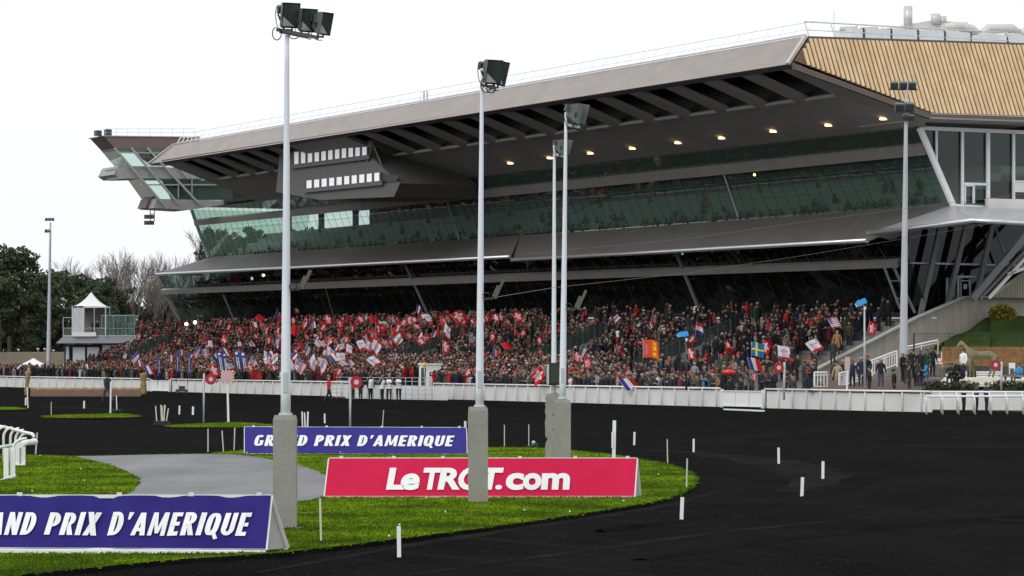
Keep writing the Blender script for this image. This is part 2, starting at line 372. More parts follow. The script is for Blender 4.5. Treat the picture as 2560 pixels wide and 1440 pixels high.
def clods():      # loose grit and clods lifted by the harrow
    rr = random.Random(5); V_ = []; F_ = []
    for i in range(15000):
        Y = 1/rr.uniform(1/150, 1/41); x = rr.uniform(-.165, .165)*Y
        if inside((x, Y), ISLP): continue
        k = rr.uniform(.005, .017)*(1 if rr.random() < .93 else 1.7); b = len(V_); c = Vector((x, Y, k*.25))
        for q in ((1, 0, -.4), (-.5, .8, -.4), (-.5, -.8, -.4), (0, 0, .9)): V_.append(tuple(c+Vector([(q[j]+rr.uniform(-.3, .3))*k for j in range(3)])))
        F_ += [(b, b+1, b+3), (b+1, b+2, b+3), (b+2, b, b+3)]
    me = bpy.data.meshes.new('gravel'); me.from_pydata(V_, [], F_); me.materials.append(mat('cinder_clods', (.030, .027, .024), .95, c2=(.008, .008, .008), scale=1.5, spec=.1)); o = bpy.data.objects.new('gravel', me); col.objects.link(o); tag(o, 'loose black cinder clods and grit scattered over the track', 'gravel', kind='stuff')
clods()
# ================================================================== GRANDSTAND
GS = empty('grandstand', L(110, 35, 1.7), 'long taupe racecourse grandstand with a deep overhanging roof and glazed tiers above the packed terraces', 'grandstand')
fP, fN = L(0, 19.75, 24.85), (B-Vector((0, 0, .72)))
eP, eN = L(38, 0, 24.85), (A-Vector((0, 0, .5)))
soA, soB, soC = hit(1972, 160, fP, fN), Q(2300, 315, 29), hit(372, 410, fP, fN)
soN = (soB-soA).cross(soC-soA)
def soff(s, t):   # point of the soffit plane
    p = L(s, t, 0); return Vector((p.x, p.y, soA.z-((p.x-soA.x)*soN.x+(p.y-soA.y)*soN.y)/soN.z))
# front fascia with its end trims
FTL, FTR, FBR, FBL = hit(432, 363, fP, fN), hit(2015, 90, fP, fN), hit(1972, 160, fP, fN), hit(372, 410, fP, fN)
g = MB(); g.slab([FTL, FTR, FBR, FBL], B*.18, 0); g.build('front_fascia', TAUPE, GS)
g = MB(); g.bar(FTR+B*-.05, FBR+B*-.1, .34, .2); g.bar(FTL+B*-.05, FBL+B*-.1, .22, .15); g.bar(FTL+Vector((0, 0, .1)), FTR+Vector((0, 0, .1)), .1, .1); g.build('fascia_trim', mat('light_trim', (.55, .50, .47), .5), GS)
g = MB(); so = Vector((0, 0, .22))
def soffslab(g, s0, s1, t0, t1, m=0, th=.22):
    g.slab([soff(s0, t0), soff(s1, t0), soff(s1, t1), soff(s0, t1)], Vector((0, 0, th)), m)
soffslab(g, 37.6, 160.8, 18.5, 19.0); g.build('front_beam', SOFF_D, GS)
ops = [39.9+5.48*k for k in range(14)]+[128.5+5.0*k for k in range(6)]
g = MB(); soffslab(g, 37.6, 160.8, 23.45, 29.2); soffslab(g, 114.7, 128.5, 19.0, 23.45); soffslab(g, 37.6, 39.9, 19.0, 23.45); soffslab(g, 157.3, 160.8, 19.0, 23.45)
g.build('soffit', SOFF, GS)
for i, s0 in enumerate(ops):
    w = 3.8 if i < 14 else 3.4; nx = s0+(5.48 if i < 14 else 5.0)
    if i == 13: nx = 114.7
    if i == 19: nx = 157.3
    g = MB(); soffslab(g, s0+w, nx, 19.0, 23.45, th=.3); g.build('soffit_rib', SOFF, GS)
LIPM = mat('pale_lip', (.30, .31, .305), .6)
for i, s0 in enumerate(ops):
    w = 3.8 if i < 14 else 3.4
    g = MB(); g.slab([soff(s0, 23.2), soff(s0+w, 23.2), soff(s0+w, 23.45), soff(s0, 23.45)], Vector((0, 0, -.12))); g.build('opening_lip', LIPM, GS)
# roof slab
g = MB(); g.lbox(38.3, 160.8, 19.95, 62, 24.55, 24.83); g.lbox(37.8, 160.8, 23.5, 23.8, 21.15, 24.5, 1); g.lbox(39, 160.5, 19.85, 23.4, 24.2, 24.5, 1)
g.lbox(39, 160.6, 29.25, 29.5, 19.6, 24.5, 1)
g.build('roof', [ZINC, BLACK], GS)
g = MB(); g.slab([soff(160.7, 18.8)+Vector((0, 0, .1)), soff(160.7, 29.2)+Vector((0, 0, .1)), L(160.7, 29.2, 24.5), L(160.7, 20.2, 24.5)], A*.1); g.build('far_end_cap', BLACK, GS)
# timber clad end
WOOD = mat('larch_cladding', (.76, .56, .33), .6, c2=(.54, .37, .19), scale=1, stretch=(1.6, 1.6, .10)); WOODB = mat('cladding_joint', (.12, .07, .035), .8)
def eh(x, y): return hit(x, y, eP, eN)
wtl, wtr, wbr, wbm, wbl = eh(2022, 97), eh(2640, 116), eh(2640, 293), eh(2330, 283), eh(1988, 152)
g = MB(); g.slab([wtl, wtr, wbr, wbm, wbl], A*.15, 1)
# ribs: vertical battens standing proud of the sheet
def onend(t, z): return L(38-.5*(24.85-z), t, z)
t0, _ , ztop = loc(wtl)[1], 0, 24.85-.1
t = 19.2; bl, bm, br = loc(wbl), loc(wbm), loc(wbr); tl, tr = loc(wtl), loc(wtr)
while t < loc(wtr)[1]:
    zt = tl[2]+(tr[2]-tl[2])*(t-tl[1])/(tr[1]-tl[1]) if t >= tl[1] else bl[2]+(tl[2]-bl[2])*(t-bl[1])/(tl[1]-bl[1])
    zb = bl[2]+(bm[2]-bl[2])*(t-bl[1])/(bm[1]-bl[1]) if t < bm[1] else bm[2]+(br[2]-bm[2])*(t-bm[1])/(br[1]-bm[1])
    if zt > zb+.05:
        w = .235; sk = -.0
        a, b, c, d = onend(t, zb), onend(t+w, zb), onend(t+w, zt), onend(t, zt)
        g.slab([a, b, c, d], -A*.06-Vector((0, 0, -.03)), 0)
    t += .36
g.build('end_cladding', [WOOD, WOODB], GS)
g = MB()   # brown edge below and above the timber
lo = [eh(1984, 158), eh(2330, 284), eh(2640, 294)]; lo2 = [eh(1988, 174), eh(2326, 297), eh(2640, 308)]
for i in (0, 1): g.slab([lo[i], lo[i+1], lo2[i+1], lo2[i]], A*.3)
hi = [eh(2018, 90), eh(2640, 110)]; hi2 = [eh(2018, 98), eh(2640, 117)]
g.slab([hi[0], hi[1], hi2[1], hi2[0]], A*.3-Vector((0, 0, .0)))
g.build('end_trim', TAUPE_D, GS)
# ribbed soffit return under the timber end, and flat ceiling above the end gallery
g = MB()
g.slab([hit(1990, 176, soA, soN), hit(2322, 297, soA, soN), hit(2300, 316, soA, soN)+Vector((0, 0, .0)), hit(1984, 188, soA, soN)], Vector((0, 0, -.06)))
e1 = eh(2326, 297); e2 = eh(2640, 308); z1 = e1.z
g.slab([e1, e2, e2+A*9, e1+A*9], Vector((0, 0, .12)))
g.build('end_soffit', CGREY, GS)
# upper facade plane
UA, UB, UC, UD = Q(2300, 315, 29), Q(480, 522, 29), Q(522, 641, 32), Q(2385, 509, 32)
uN = (UB-UA).cross(UD-UA).normalized()
def u(x, y): return hit(x, y, UA, uN)
g = MB(); g.quad(UA, UB, UC, UD); g.build('upper_glazing', GLASS, GS)
off = -uN if (-uN).dot(B) < 0 else uN      # towards the track
g = MB(); g.slab([u(2311, 357), u(1300, 463), u(490, 548), u(493, 561), u(1300, 482), u(2322, 382)], off*.35); g.build('upper_ledge', CGREY, GS)
def lerp(a, b, k): return a+(b-a)*k
g = MB(); NM = 88
for i in range(1, NM):
    k = i/NM; p = UD.lerp(UC, k); q = UA.lerp(UB, k); g.bar(p+off*.04, q+off*.04, .022, .03, up=A)
for k in (.27, .52, .78): g.bar(UD.lerp(UA, k)+off*.03, UC.lerp(UB, k)+off*.03, .02, .03)
g.build('upper_mullions', DARKM, GS)
g = MB(); g.bar(u(2385, 511)+off*.1, u(2302, 318)+off*.1, .36, .3, up=A); g.build('corner_post', WHITE, GS)
g = MB(); g.bar(UC+off*.1, UB+off*.1, .3, .25, up=A); g.build('corner_post', GALV, GS)
for (a, b) in (((1812, 436), (1848, 542)), ((1120, 505), (1150, 600))): g = MB(); g.bar(u(*a)+off*.08, u(*b)+off*.08, .1, .12, up=A); g.build('facade_rod', GALV, GS)
# floors, back wall and seating tiers seen through the upper glass
g = MB(); zc = 13.75
g.lbox(39, 182, 32.1, 50, zc-.4, zc+.1)
for k in range(5): g.lbox(40, 178, 32.6+k*1.15, 33.75+k*1.15 if k < 4 else 44, zc+.1+k*.55, zc+.65+k*.55)
g.build('interior_tier', INTG, GS)
g = MB()
for k in range(5): g.lbox(40, 178, 32.5+k*1.15, 32.75+k*1.15, zc+.52+k*.55, zc+.70+k*.55)
g.build('tier_counter', WHITEP, GS)
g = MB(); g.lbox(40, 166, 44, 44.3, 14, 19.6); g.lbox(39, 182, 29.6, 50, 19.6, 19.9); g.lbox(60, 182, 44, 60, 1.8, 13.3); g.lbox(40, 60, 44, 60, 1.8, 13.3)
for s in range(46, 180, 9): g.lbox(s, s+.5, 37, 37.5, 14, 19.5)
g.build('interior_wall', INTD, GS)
# apron below the glazing and the long canopy
cP = Q(2165, 600, 27)
def C(x, y): return hit(x, y, L(0, 27, 0), B)
aUR, aUL = u(2377, 510), u(530, 642)
e = [(2170, 599), (1280, 647), (1275, 640), (392, 684)]
g = MB()
def apron(up, lowp, m=0, th=.18):
    g.slab([up[0], up[1], lowp[1], lowp[0]], Vector((0, 0, -th)), m)
um = u(1300, 588)
apron((aUR, u(1430, 580)), (C(2172, 597), C(1430, 640)))
apron((u(1430, 580), um), (C(1430, 640), C(1280, 648)))
apron((um, u(640, 634)), (C(1278, 640), C(640, 670)))
apron((u(640, 634), aUL), (C(640, 670), C(392, 684)))
tip = C(392, 684)
g.slab([aUL, tip, tip+A*2+B*6, aUL+A*6+B*3], Vector((0, 0, -.15)), 1)
g.build('canopy_roof', [CANR, ZINC], GS)
g = MB(); g.tube([C(2168, 601), C(1280, 650)], .17, 10); g.tube([C(1275, 642), C(392, 686)], .17, 10)
g.tube([Q(2170, 583, 26.4), Q(2300, 565, 26.4)], .17, 10)
g.build('gutter', STEEL, GS)
# bracketed parapet strip on the near half
g = MB(); g.slab([u(2377, 512)+off*.12, u(1430, 581)+off*.12, u(1430, 592)+off*.12+Vector((0, 0, -.0)), u(2377, 536)+off*.12], off*.25)
g.build('parapet', mat('pink_grey_panel', (.33, .30, .29), .6, var=.08, scale=.6), GS)
for k in range(17):
    g = MB(); x = 1465+k*(52.5)+k*k*.25
    if x > 2300: break
    f = (x-1430)/947; y0 = 581+(512-581)*f; y1 = 594+(541-594)*f
    p = u(x, y0+3)+off*.42; q = u(x+4, y1)+off*.42; g.bar(p, q, .16, .18, up=A); g.tube([p+off*.2, p+off*.2+Vector((0, 0, -.25))], .09, 6); g.build('parapet_bracket', DARKM, GS)
# near end of the canopy: zinc facets with a kinked gutter
K0, K1, K2, K3 = Q(2172, 582, 26.4), Q(2436, 549, 23.5), None, None
endP, endN = K1, A
K2 = hit(2640, 561, K1, A)
U0, U1, U2 = u(2377, 514), hit(2470, 519, L(37, 0, 0), A), hit(2640, 526, L(37, 0, 0), A)
Mx = Q(2340, 520, 30.5)
g = MB()
g.slab([K0, K1, U0], Vector((0, 0, -.12))); g.slab([K1, U1, U0], Vector((0, 0, -.12))); g.slab([K1, K2, U2, U1], Vector((0, 0, -.12)))
g.slab([K0+B*.02, U0, C(2172, 597)+B*2], Vector((0, 0, -.1)))
g.build('end_canopy', ZINC, GS)
g = MB(); g.tube([K0+Vector((0, 0, -.05)), K1+Vector((0, 0, -.05)), K2+Vector((0, 0, -.05))], .17, 10); g.build('gutter', STEEL, GS)
# end gallery with white frames
s9 = 38.4
def E(x, y, s=s9): return hit(x, y, L(s, 0, 0), A)
g = MB(); g.quad(E(2300, 318), E(2640, 333), E(2640, 520), E(2385, 510)); g.build('end_glazing', glassmat('gallery_glass', (.5, .62, .56), 1.5, .6, opaque=.5, dark=(.014, .016, .014)), GS)
g = MB(); fr = .22
for a, b, w in (((2298, 320), (2640, 334), .26), ((2341, 325), (2341, 402), .12), ((2406, 328), (2406, 510), .17), ((2470, 329), (2470, 497), .26), ((2534, 331), (2534, 497), .17), ((2408, 459), (2468, 461), .17), ((2412, 464), (2412, 508), .1), ((2434, 464), (2434, 508), .12), ((2412, 464), (2434, 464), .1), ((2380, 512), (2470, 517), .14), ((2536, 453), (2600, 454), .1)):
    g.bar(E(*a, s9-.15), E(*b, s9-.15), w, .16, up=A)
g.build('white_frame', WHITE, GS)
g = MB(); g.slab([E(2468, 496, 37.6), E(2640, 500, 37.6), E(2640, 526, 37.6), E(2470, 520, 37.6)], A*.3)
g.slab([E(2534, 455, 38.1), E(2640, 458, 38.1), E(2640, 482, 38.1), E(2534, 480, 38.1)], A*.15); g.build('balcony_panel', PANEL, GS)
# lower facade
LA, LB_, LC, LD = Q(2256, 600, 28.6), Q(396, 690, 28.6), Q(457, 800, 31.8), Q(2330, 800, 31.8)
lN = (LB_-LA).cross(LD-LA).normalized(); loff = lN if lN.dot(B) < 0 else -lN
def l(x, y): return hit(x, y, LA, lN)
g = MB(); g.quad(LA, LB_, LC, LD); g.build('lower_glazing', GLASSD, GS)
g = MB(); g.slab([l(2253, 646), l(1300, 682), l(640, 712), l(409, 721), l(411, 732), l(640, 723), l(1300, 698), l(2255, 662)], loff*.4); g.build('lower_ledge', CGREY, GS)
LEANM = mat('strut_grey', (.20, .215, .21), .5)
for (a, b, w) in (((418, 735), (456, 800), .22), ((565, 735), (592, 800), .16), ((1018, 655), (1080, 790), .17), ((1698, 628), (1760, 782), .2), ((815, 700), (842, 795), .06)):
    g = MB(); g.bar(l(*a)+loff*.3, l(*b)+loff*.3, w, w, up=A); g.build('leaning_column', LEANM, GS)
g = MB()
for i in range(58):
    x = 1280+i*47*.0+0
for i in range(20):
    x = 1335+i*48; f = (x-1300)/950; yt = 652-f*38; yb = 682-f*36
    if x < 2240: g.bar(l(x, yt)+loff*.1, l(x+22, yb)+loff*.1, .07, .07, up=A)
for i in range(12):
    x = 420+i*68; g.bar(l(x, 700-(x-400)*.035)+loff*.05, l(x+9, 722-(x-400)*.042)+loff*.05, .05, .05, up=A)
for i in range(1, 60):
    k = i/60; p = LD.lerp(LC, k); q = LA.lerp(LB_, k); g.bar(p+loff*.03, q+loff*.03, .018, .03, up=A)
g.build('lower_mullions', DARKM, GS)
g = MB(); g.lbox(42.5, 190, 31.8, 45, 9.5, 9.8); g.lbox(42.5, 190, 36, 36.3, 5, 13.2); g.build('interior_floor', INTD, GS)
# lower near end: dark glass wall behind leaning steel columns
s8 = 41.5
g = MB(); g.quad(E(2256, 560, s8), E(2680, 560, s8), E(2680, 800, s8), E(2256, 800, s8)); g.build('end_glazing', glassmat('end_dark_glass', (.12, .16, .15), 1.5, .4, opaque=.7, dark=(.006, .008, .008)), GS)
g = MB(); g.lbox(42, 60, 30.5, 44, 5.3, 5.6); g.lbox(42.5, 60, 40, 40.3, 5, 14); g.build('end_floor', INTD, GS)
s7 = 40.6; COLG = mat('column_grey', (.14, .155, .15), .5)
for a, b, w in (((2349, 572), (2301, 789), .34), ((2414, 566), (2370, 760), .34), ((2481, 562), (2441, 740), .34), ((2488, 569), (2522, 664), .16), ((2209, 664), (2250, 772), .14), ((2232, 662), (2287, 782), .16), ((2262, 600), (2262, 660), .3), ((2276, 590), (2262, 655), .25), ((2222, 702), (2246, 702), .08), ((2238, 746), (2268, 746), .08)):
    g = MB(); g.bar(E(*a, s7), E(*b, s7), w, w*.8, up=A); g.build('leaning_column', COLG, GS)
g = MB()
for a, b, w in (((2258, 657), (2560, 664), .12),): g.bar(E(*a, s7+.3), E(*b, s7+.3), w, .1, up=A)
g.build('transom', GALV, GS)
g = MB()
for a, b, w in (((2640, 500), (2430, 748), .5), ((2640, 545), (2448, 748), .22)): g.bar(E(*a, 38.5), E(*b, 38.5), w, .3, up=A)
g.build('stair_stringer', mat('stringer_grey', (.2, .22, .215), .5), GS)
g = MB()
for a, b, w in (((2640, 560), (2472, 745), .22), ((2600, 655), (2520, 686), .22)): g.bar(E(*a, 37.9), E(*b, 37.9), w, .2, up=A)
g.build('stair_brace', WHITE, GS)
g = MB()  # entrance doors on the upper terrace
for a, b, w in (((2395, 692), (2395, 748), .14), ((2425, 700), (2425, 750), .1), ((2368, 695), (2368, 770), .12), ((2395, 692), (2456, 692), .14), ((2402, 702), (2425, 702), .06), ((2402, 702), (2402, 748), .06)):
    g.bar(E(*a, 41.0), E(*b, 41.0), w, .1, up=A)
g.slab([E(2364, 694, 41.1), E(2392, 694, 41.1), E(2392, 770, 41.1), E(2364, 770, 41.1)], A*.05, 1); g.slab([E(2409, 710, 41.1), E(2417, 710, 41.1), E(2417, 723, 41.1), E(2409, 723, 41.1)], A*.03, 0)
g.build('entrance_door', [GALV, mat('green_pane', (.05, .085, .075), .2)], GS)
# far end gable glass
g = MB(); p1, p2 = Q(480, 524, 29.05), Q(522, 641, 32.05)
g.quad(p1, p2, p2+B*11, p1+B*14); p1, p2 = Q(396, 690, 28.65), Q(457, 800, 31.85); g.quad(p1, p2, p2+B*8, p1+B*11); g.build('gable_glazing', GLASS, GS)
# press boxes hung under the roof
def PB(zb, zt, x0, x1, py_t, py_b, name):
    pass
PW = mat('press_box_cladding', (.10, .097, .092), .6, var=.06, scale=.5)
SKYW = emit('sky_glow_window', (.80, .80, .82), .36)  # unlit panes made to glow, standing in for the sky they reflect
def pbox(fl, fr, bl, br, depth_t, tf, name, rows):
    # front polygon in pixels on plane t=tf, extruded back under the soffit
    pts = [Q(x, y, tf) for x, y in rows]; g = MB(); g.slab(pts, B*depth_t+Vector((0, 0, -.0))); return g.build(name, PW, GS)
pbox(0, 0, 0, 0, 7.6, 21.0, 'press_box', [(700, 372), (932, 350), (925, 390), (1000, 458), (985, 492), (800, 500), (690, 480)])
g = MB()
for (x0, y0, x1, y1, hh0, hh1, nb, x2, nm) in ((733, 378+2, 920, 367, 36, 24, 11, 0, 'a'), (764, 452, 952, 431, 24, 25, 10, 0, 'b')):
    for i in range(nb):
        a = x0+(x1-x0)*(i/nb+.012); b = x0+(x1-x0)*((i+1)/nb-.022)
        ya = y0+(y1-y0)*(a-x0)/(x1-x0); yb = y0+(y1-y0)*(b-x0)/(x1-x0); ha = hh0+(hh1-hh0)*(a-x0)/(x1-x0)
        w = MB(); w.slab([Q(a, ya, 20.95), Q(b, yb, 20.95), Q(b, yb+ha, 20.95), Q(a, ya+ha, 20.95)], B*.03); w.build('press_window', SKYW, GS)
    g.bar(Q(x0-4, y0+hh0+1, 20.8), Q(x1+4, y1+hh1+1, 20.8), .16, .4)
    for i in range(nb+1):
        a = x0+(x1-x0)*i/nb; ya = y0+(y1-y0)*(a-x0)/(x1-x0); g.bar(Q(a-.5, ya, 20.9), Q(a-.5, ya+hh0, 20.9), .18, .18, up=A)
g.build('window_frame', PW, GS)
g = MB(); g.slab([Q(955, 432, 20.97), Q(1000, 440, 20.97), Q(990, 455, 20.97), Q(955, 458, 20.97)], B*-.03); g.build('dark_window', BLACK, GS)
# wedge of the box towards the facade
g = MB(); a, b_, c, d = Q(930, 352, 21.1), Q(1092, 446, 27.6), Q(1020, 490, 28.2), Q(990, 492, 21.1)
g.slab([a, b_, c, d], A*.3); g.build('press_box_flank', PW, GS)
# downlights in the soffit
LAMPW = emit('warm_downlight', (1.0, .62, .25), 7)
for (x, y) in [(2208, 296), (2071, 312), (1933, 327), (1804, 344), (1695, 356), (1581, 370), (1476, 382), (1375, 394), (1276, 407), (1103, 428), (732, 472)]:
    p = hit(x, y, soA, soN)-Vector((0, 0, .12)); g = MB(); g.disc(p+Vector((0, 0, .08)), (0, 0, 1), .25, .1, 16, 0); g.build('downlight', [LAMPW, DARKM], GS)
for (x, y, c) in ((1886, 437, 0), ):
    p = hit(x, y, L(0, 40, 0), B); g = MB(); g.sphere(p, .12); g.build('pendant_lamp', LAMPW, GS)
g = MB(); p = hit(1711, 634, L(0, 34, 0), B); g.box(p, (.5, .1, .2)); g.build('exit_sign', emit('exit_green', (.15, .9, .45), 1.5), GS)
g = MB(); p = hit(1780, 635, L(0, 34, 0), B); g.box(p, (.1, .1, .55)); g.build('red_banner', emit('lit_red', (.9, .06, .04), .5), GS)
# roof edge railings
RAILM = mat('thin_rail', (.60, .60, .60), .5)
g = MB(); S0, S1 = 38.5, 160; zt = 24.85
prev = None
for i in range(int((S1-S0)/2.0)+1):
    s = S0+i*2.0; p = L(s, 20.2, zt); q = L(s+.3, 20.9, zt+1.15); g.tube([p, q], .018, 4, cap=False)
    if prev: g.tube([prev[1], q], .02, 4, cap=False); g.tube([prev[0].lerp(prev[1], .5), p.lerp(q, .5)], .014, 4, cap=False)
    prev = (p, q)
prev = None
for i in range(9):
    t = 20.5+i*2.1; p = L(38.8, t, zt+.05); q = L(39.4, t-.0, zt+1.15)
    g.tube([p, q], .05, 5, cap=False)
    if prev: g.tube([prev[1], q], .05, 5, cap=False); g.tube([prev[0].lerp(prev[1], .45), p.lerp(q, .45)], .03, 5, cap=False)
    prev = (p, q)
g.build('roof_railing', RAILM, GS)
# ------------- far judges' tower hanging beyond the roof end
TW = empty('control_tower', R(400, 520, 174), 'cantilevered glazed control tower with a brown parapet at the far end of the roof', 'tower')
def T(x, y, s=172): return R(x, y, s)
TWF = mat('tower_cladding', (.16, .115, .10), .6, var=.08, scale=.6); TWG = mat('tower_grey', (.34, .34, .33), .55, var=.08)
D = A*4.4
def tb(name, pix, m, s=172, ext=D): g = MB(); g.slab([T(x, y, s) for x, y in pix], ext); return g.build(name, m, TW)
tb('parapet', [(260, 341), (500, 344), (500, 364), (420, 372), (288, 371)], TWF)
tb('parapet_cap', [(258, 338.5), (500, 341.5), (500, 344), (259, 341)], TWG, 171.9, A*4.7)
tb('upper_floor', [(326, 417), (520, 419), (520, 447), (356, 446), (303, 447), (297, 420)], TWG)
tb('lower_hull', [(392, 497), (583, 502), (560, 512), (472, 525), (384, 520)], TWG, 171.9)
tb('lower_hull', [(372, 497), (388, 497), (380, 520), (363, 520)], TWF, 173.5, A*2.5)
tb('balcony_hood', [(296, 415), (318, 418), (300, 446), (285, 436)], TWG, 173, A*5.2)
tb('interior', [(326, 376), (500, 376), (500, 414), (380, 414)], INTD, 174.5, A*.2); tb('interior', [(405, 450), (660, 450), (660, 500), (430, 500)], INTD, 174.5, A*.2); tb('ceiling', [(288, 372), (500, 372), (500, 376), (292, 376)], TWG)
g = MB(); g.quad(T(288, 371), T(520, 371), T(520, 417), T(326, 417)); g.quad(T(288, 371), T(326, 417), T(326, 417)+D, T(288, 371)+D)
g.quad(T(356, 446), T(575, 447), T(583, 502), T(392, 497)); g.quad(T(356, 446), T(392, 497), T(392, 497)+D, T(356, 446)+D); g.build('tower_glazing', GLASS, TW)
g = MB()
for a, b in (((286, 370), (418, 522)), ((328, 370), (446, 510)), ((368, 370), (500, 512)), ((420, 388), (470, 446))): g.bar(T(*a, 171.7), T(*b, 171.7), .22, .2, up=A)
g.bar(T(257, 373, 176.4), T(300, 425, 176.4), .2, .2, up=A); g.bar(T(335, 447, 176.4), T(374, 498, 176.4), .2, .2, up=A)
g.bar(T(292, 381, 171.7), T(410, 383, 171.7), .16, .14); g.bar(T(350, 462, 171.8), T(560, 462, 171.8), .16, .14); g.bar(T(330, 416, 171.7), T(410, 417, 171.7), .12, .1)
for x in (446, 480): g.bar(T(x, 448, 171.8), T(x, 497, 171.8), .1, .1, up=A)
g.build('tower_frame', TWG, TW)
g = MB()
for (x, y) in ((245, 337), (270, 333)): g.lbox(172.5, 173.3, loc(T(x, y))[1], loc(T(x, y))[1]+.6, 26.4, 26.95 if x < 250 else 27.1)
g.build('roof_camera', DARKM, TW)
g = MB(); prev = None
for i in range(9):
    x = 262+i*28; p, q = T(x, 340, 172.3), T(x+2, 322, 172.3); g.tube([p, q], .02, 4, cap=False)
    if prev: g.tube([prev[1], q], .02, 4, cap=False); g.tube([prev[0].lerp(prev[1], .5), p.lerp(q, .5)], .015, 4, cap=False)
    prev = (p, q)
g.build('roof_railing', RAILM, TW)
g = MB(); 
for k in range(6): g.bar(T(443+k*11, 358-k*.6, 166), T(452+k*9.5, 343, 166), .1, .1, up=A)
g.bar(T(443, 358, 166), T(500, 346, 166), .12, .1); g.bar(T(452, 343, 166), T(500, 341, 166), .1, .1); g.build('access_ladder', WHITE, GS)
g = MB(); g.tube([T(376, 520, 171.8), T(376, 553, 171.8)], .05, 6); g.tube([T(386, 520, 171.8), T(386, 552, 171.8), T(374, 553, 171.8)], .05, 6); g.tube([T(374, 535, 171.8), T(386, 535, 171.8)], .04, 6)
for y in (542, 557):
    for dx in (-8, 0, 8): g.box(T(373+dx, y, 171.8), (.36, .4, .42))
g.build('spotlight_cluster', DARKM, TW)
# ------------- roof plant
def rooftop(name, label, cat, mbfun, m, p, group=None):
    r = MB(); mbfun(r); o = r.build(name, m, org=p); return tag(o, label, cat, group)
ACW = mat('unit_casing', (.62, .64, .65), .5, var=.06, scale=1.5); DUCT = mat('duct_metal', (.60, .58, .53), .5, .2, var=.08)
def Rr(x, y, s): return R(x, y, s)
words = ['first', 'second', 'third', 'fourth', 'fifth', 'sixth', 'seventh', 'eighth', 'ninth', 'tenth', 'eleventh', 'twelfth']
xs = [(2128, 2160, 70, 92), (2164, 2229, 70, 95), (2232, 2296, 72, 97), (2299, 2363, 75, 100), (2366, 2429, 78, 103), (2462, 2520, 84, 109), (2524, 2590, 86, 112)]
for i, (x0, x1, y0, y1) in enumerate(xs):
    s = 44.0; a, b = Rr(x0, y1, s), Rr(x1-3, y1, s); r = empty('rooftop_unit', Vector((a.x, a.y, 24.83)), words[i]+' white air handling unit from the roof antenna in the row along the roof edge', 'air unit', 'air handling units on the roof')
    ta, tb_ = loc(a)[1], loc(b)[1]; zt_ = Rr(x0, y0, s).z; zb = 24.83+.25
    g = MB(); g.lbox(s, s+2.2, ta, tb_, zb, zt_); g.build('casing', ACW, r)
    g = MB(); g.lbox(s+.1, s+2.1, ta+.05, tb_+.12, 24.83, zb); g.lbox(s+.02, s+.3, tb_, tb_+.13, zb, zt_+.05); g.build('base_frame', BLACK, r)
    g = MB(); g.disc(L(s+1.1, (ta+tb_)/2, zt_+.08), (0, 0, 1), .65, .2, 20); g.build('fan_cowl', DUCT, r)
r = empty('rooftop_plant', R(2340, 80, 50), 'pale metal plant housing with ducts and a round flue standing on the roof', 'plant housing')
def RS(x, y, s=52): return R(x, y, s)
g = MB(); g.slab([RS(2262, 62), RS(2328, 51), RS(2420, 56), RS(2420, 95), RS(2262, 95)], A*3); g.build('housing', mat('plant_wall', (.62, .62, .60), .5), r)
g = MB(); p = RS(2270, 60); g.tube([RS(2270, 70), RS(2270, 16)], .33, 14); g.build('flue', mat('flue_steel', (.60, .59, .56), .35, .3), r)
g = MB(); g.tube([RS(2339, 60), RS(2339, 35)], .36, 12); g.tube([RS(2355, 60), RS(2355, 41)], .34, 12); g.build('vent', DUCT, r)
g = MB()
for pts in ([(2358, 70), (2400, 66), (2430, 74), (2444, 88)], [(2452, 90), (2470, 72), (2530, 72), (2545, 84)], [(2548, 86), (2575, 76), (2600, 78)]): g.tube([RS(x, y, 48) for x, y in pts], .36, 10)
g.build('duct', DUCT, r)
for (x, y0, y1, lab, nm) in ((2085, 30, 92, 'thin mast antenna standing on the roof corner above the timber cladding', 'antenna'),):
    g = MB(); g.tube([R(x, y1, 41), R(x, y0, 41)], .025, 5); tag(g.build(nm, GALV, org=R(x, y1, 41)), lab, 'antenna')
g = MB(); pb = L(97, 22.5, 24.83)
pp = [hit(1051, 250, L(0, 24, 0), B), hit(1060, 248, L(0, 24, 0), B), hit(1068, 248, L(0, 24, 0), B)]
for p in pp: g.tube([Vector((p.x, p.y, 24.8)), Vector((p.x, p.y, p.z+.2))], .04, 5); g.box((p.x, p.y, p.z+.35), (.16, .16, .75)) if p is not pp[0] else None
tag(g.build('mobile_antenna', GALV, org=pp[1]), 'cluster of small panel antennas on the middle of the roof', 'antenna')
# ------------- terraces
def rowt(k): return 20.3+k*.82
def rowz(k): return 1.75+k*.34
NR = 12
TR = empty('terrace', L(110, 20, 1.7), 'stepped concrete standing terrace in front of the grandstand', 'terrace')
g = MB()
for k in range(NR): g.lbox(40.38, 205-(NR-k)*1.2, rowt(k)-.41, rowt(k)+.41 if k < NR-1 else 31.7, 1.0, rowz(k))
g.build('steps', mat('terrace_concrete', (.17, .17, .165), .9, var=.15, scale=.5), TR)
g = MB(); g.slab([Q(2330, 796, 31.4), Q(1430, 796, 31.4), Q(1430, 815, 31.4), Q(2330, 812, 31.4)], B*.25, 1); g.slab([Q(2330, 793, 31.3), Q(1430, 793, 31.3), Q(1430, 797, 31.3), Q(2330, 797, 31.3)], B*.4, 0)
g.build('parapet', [WHITEP, CONC], TR)
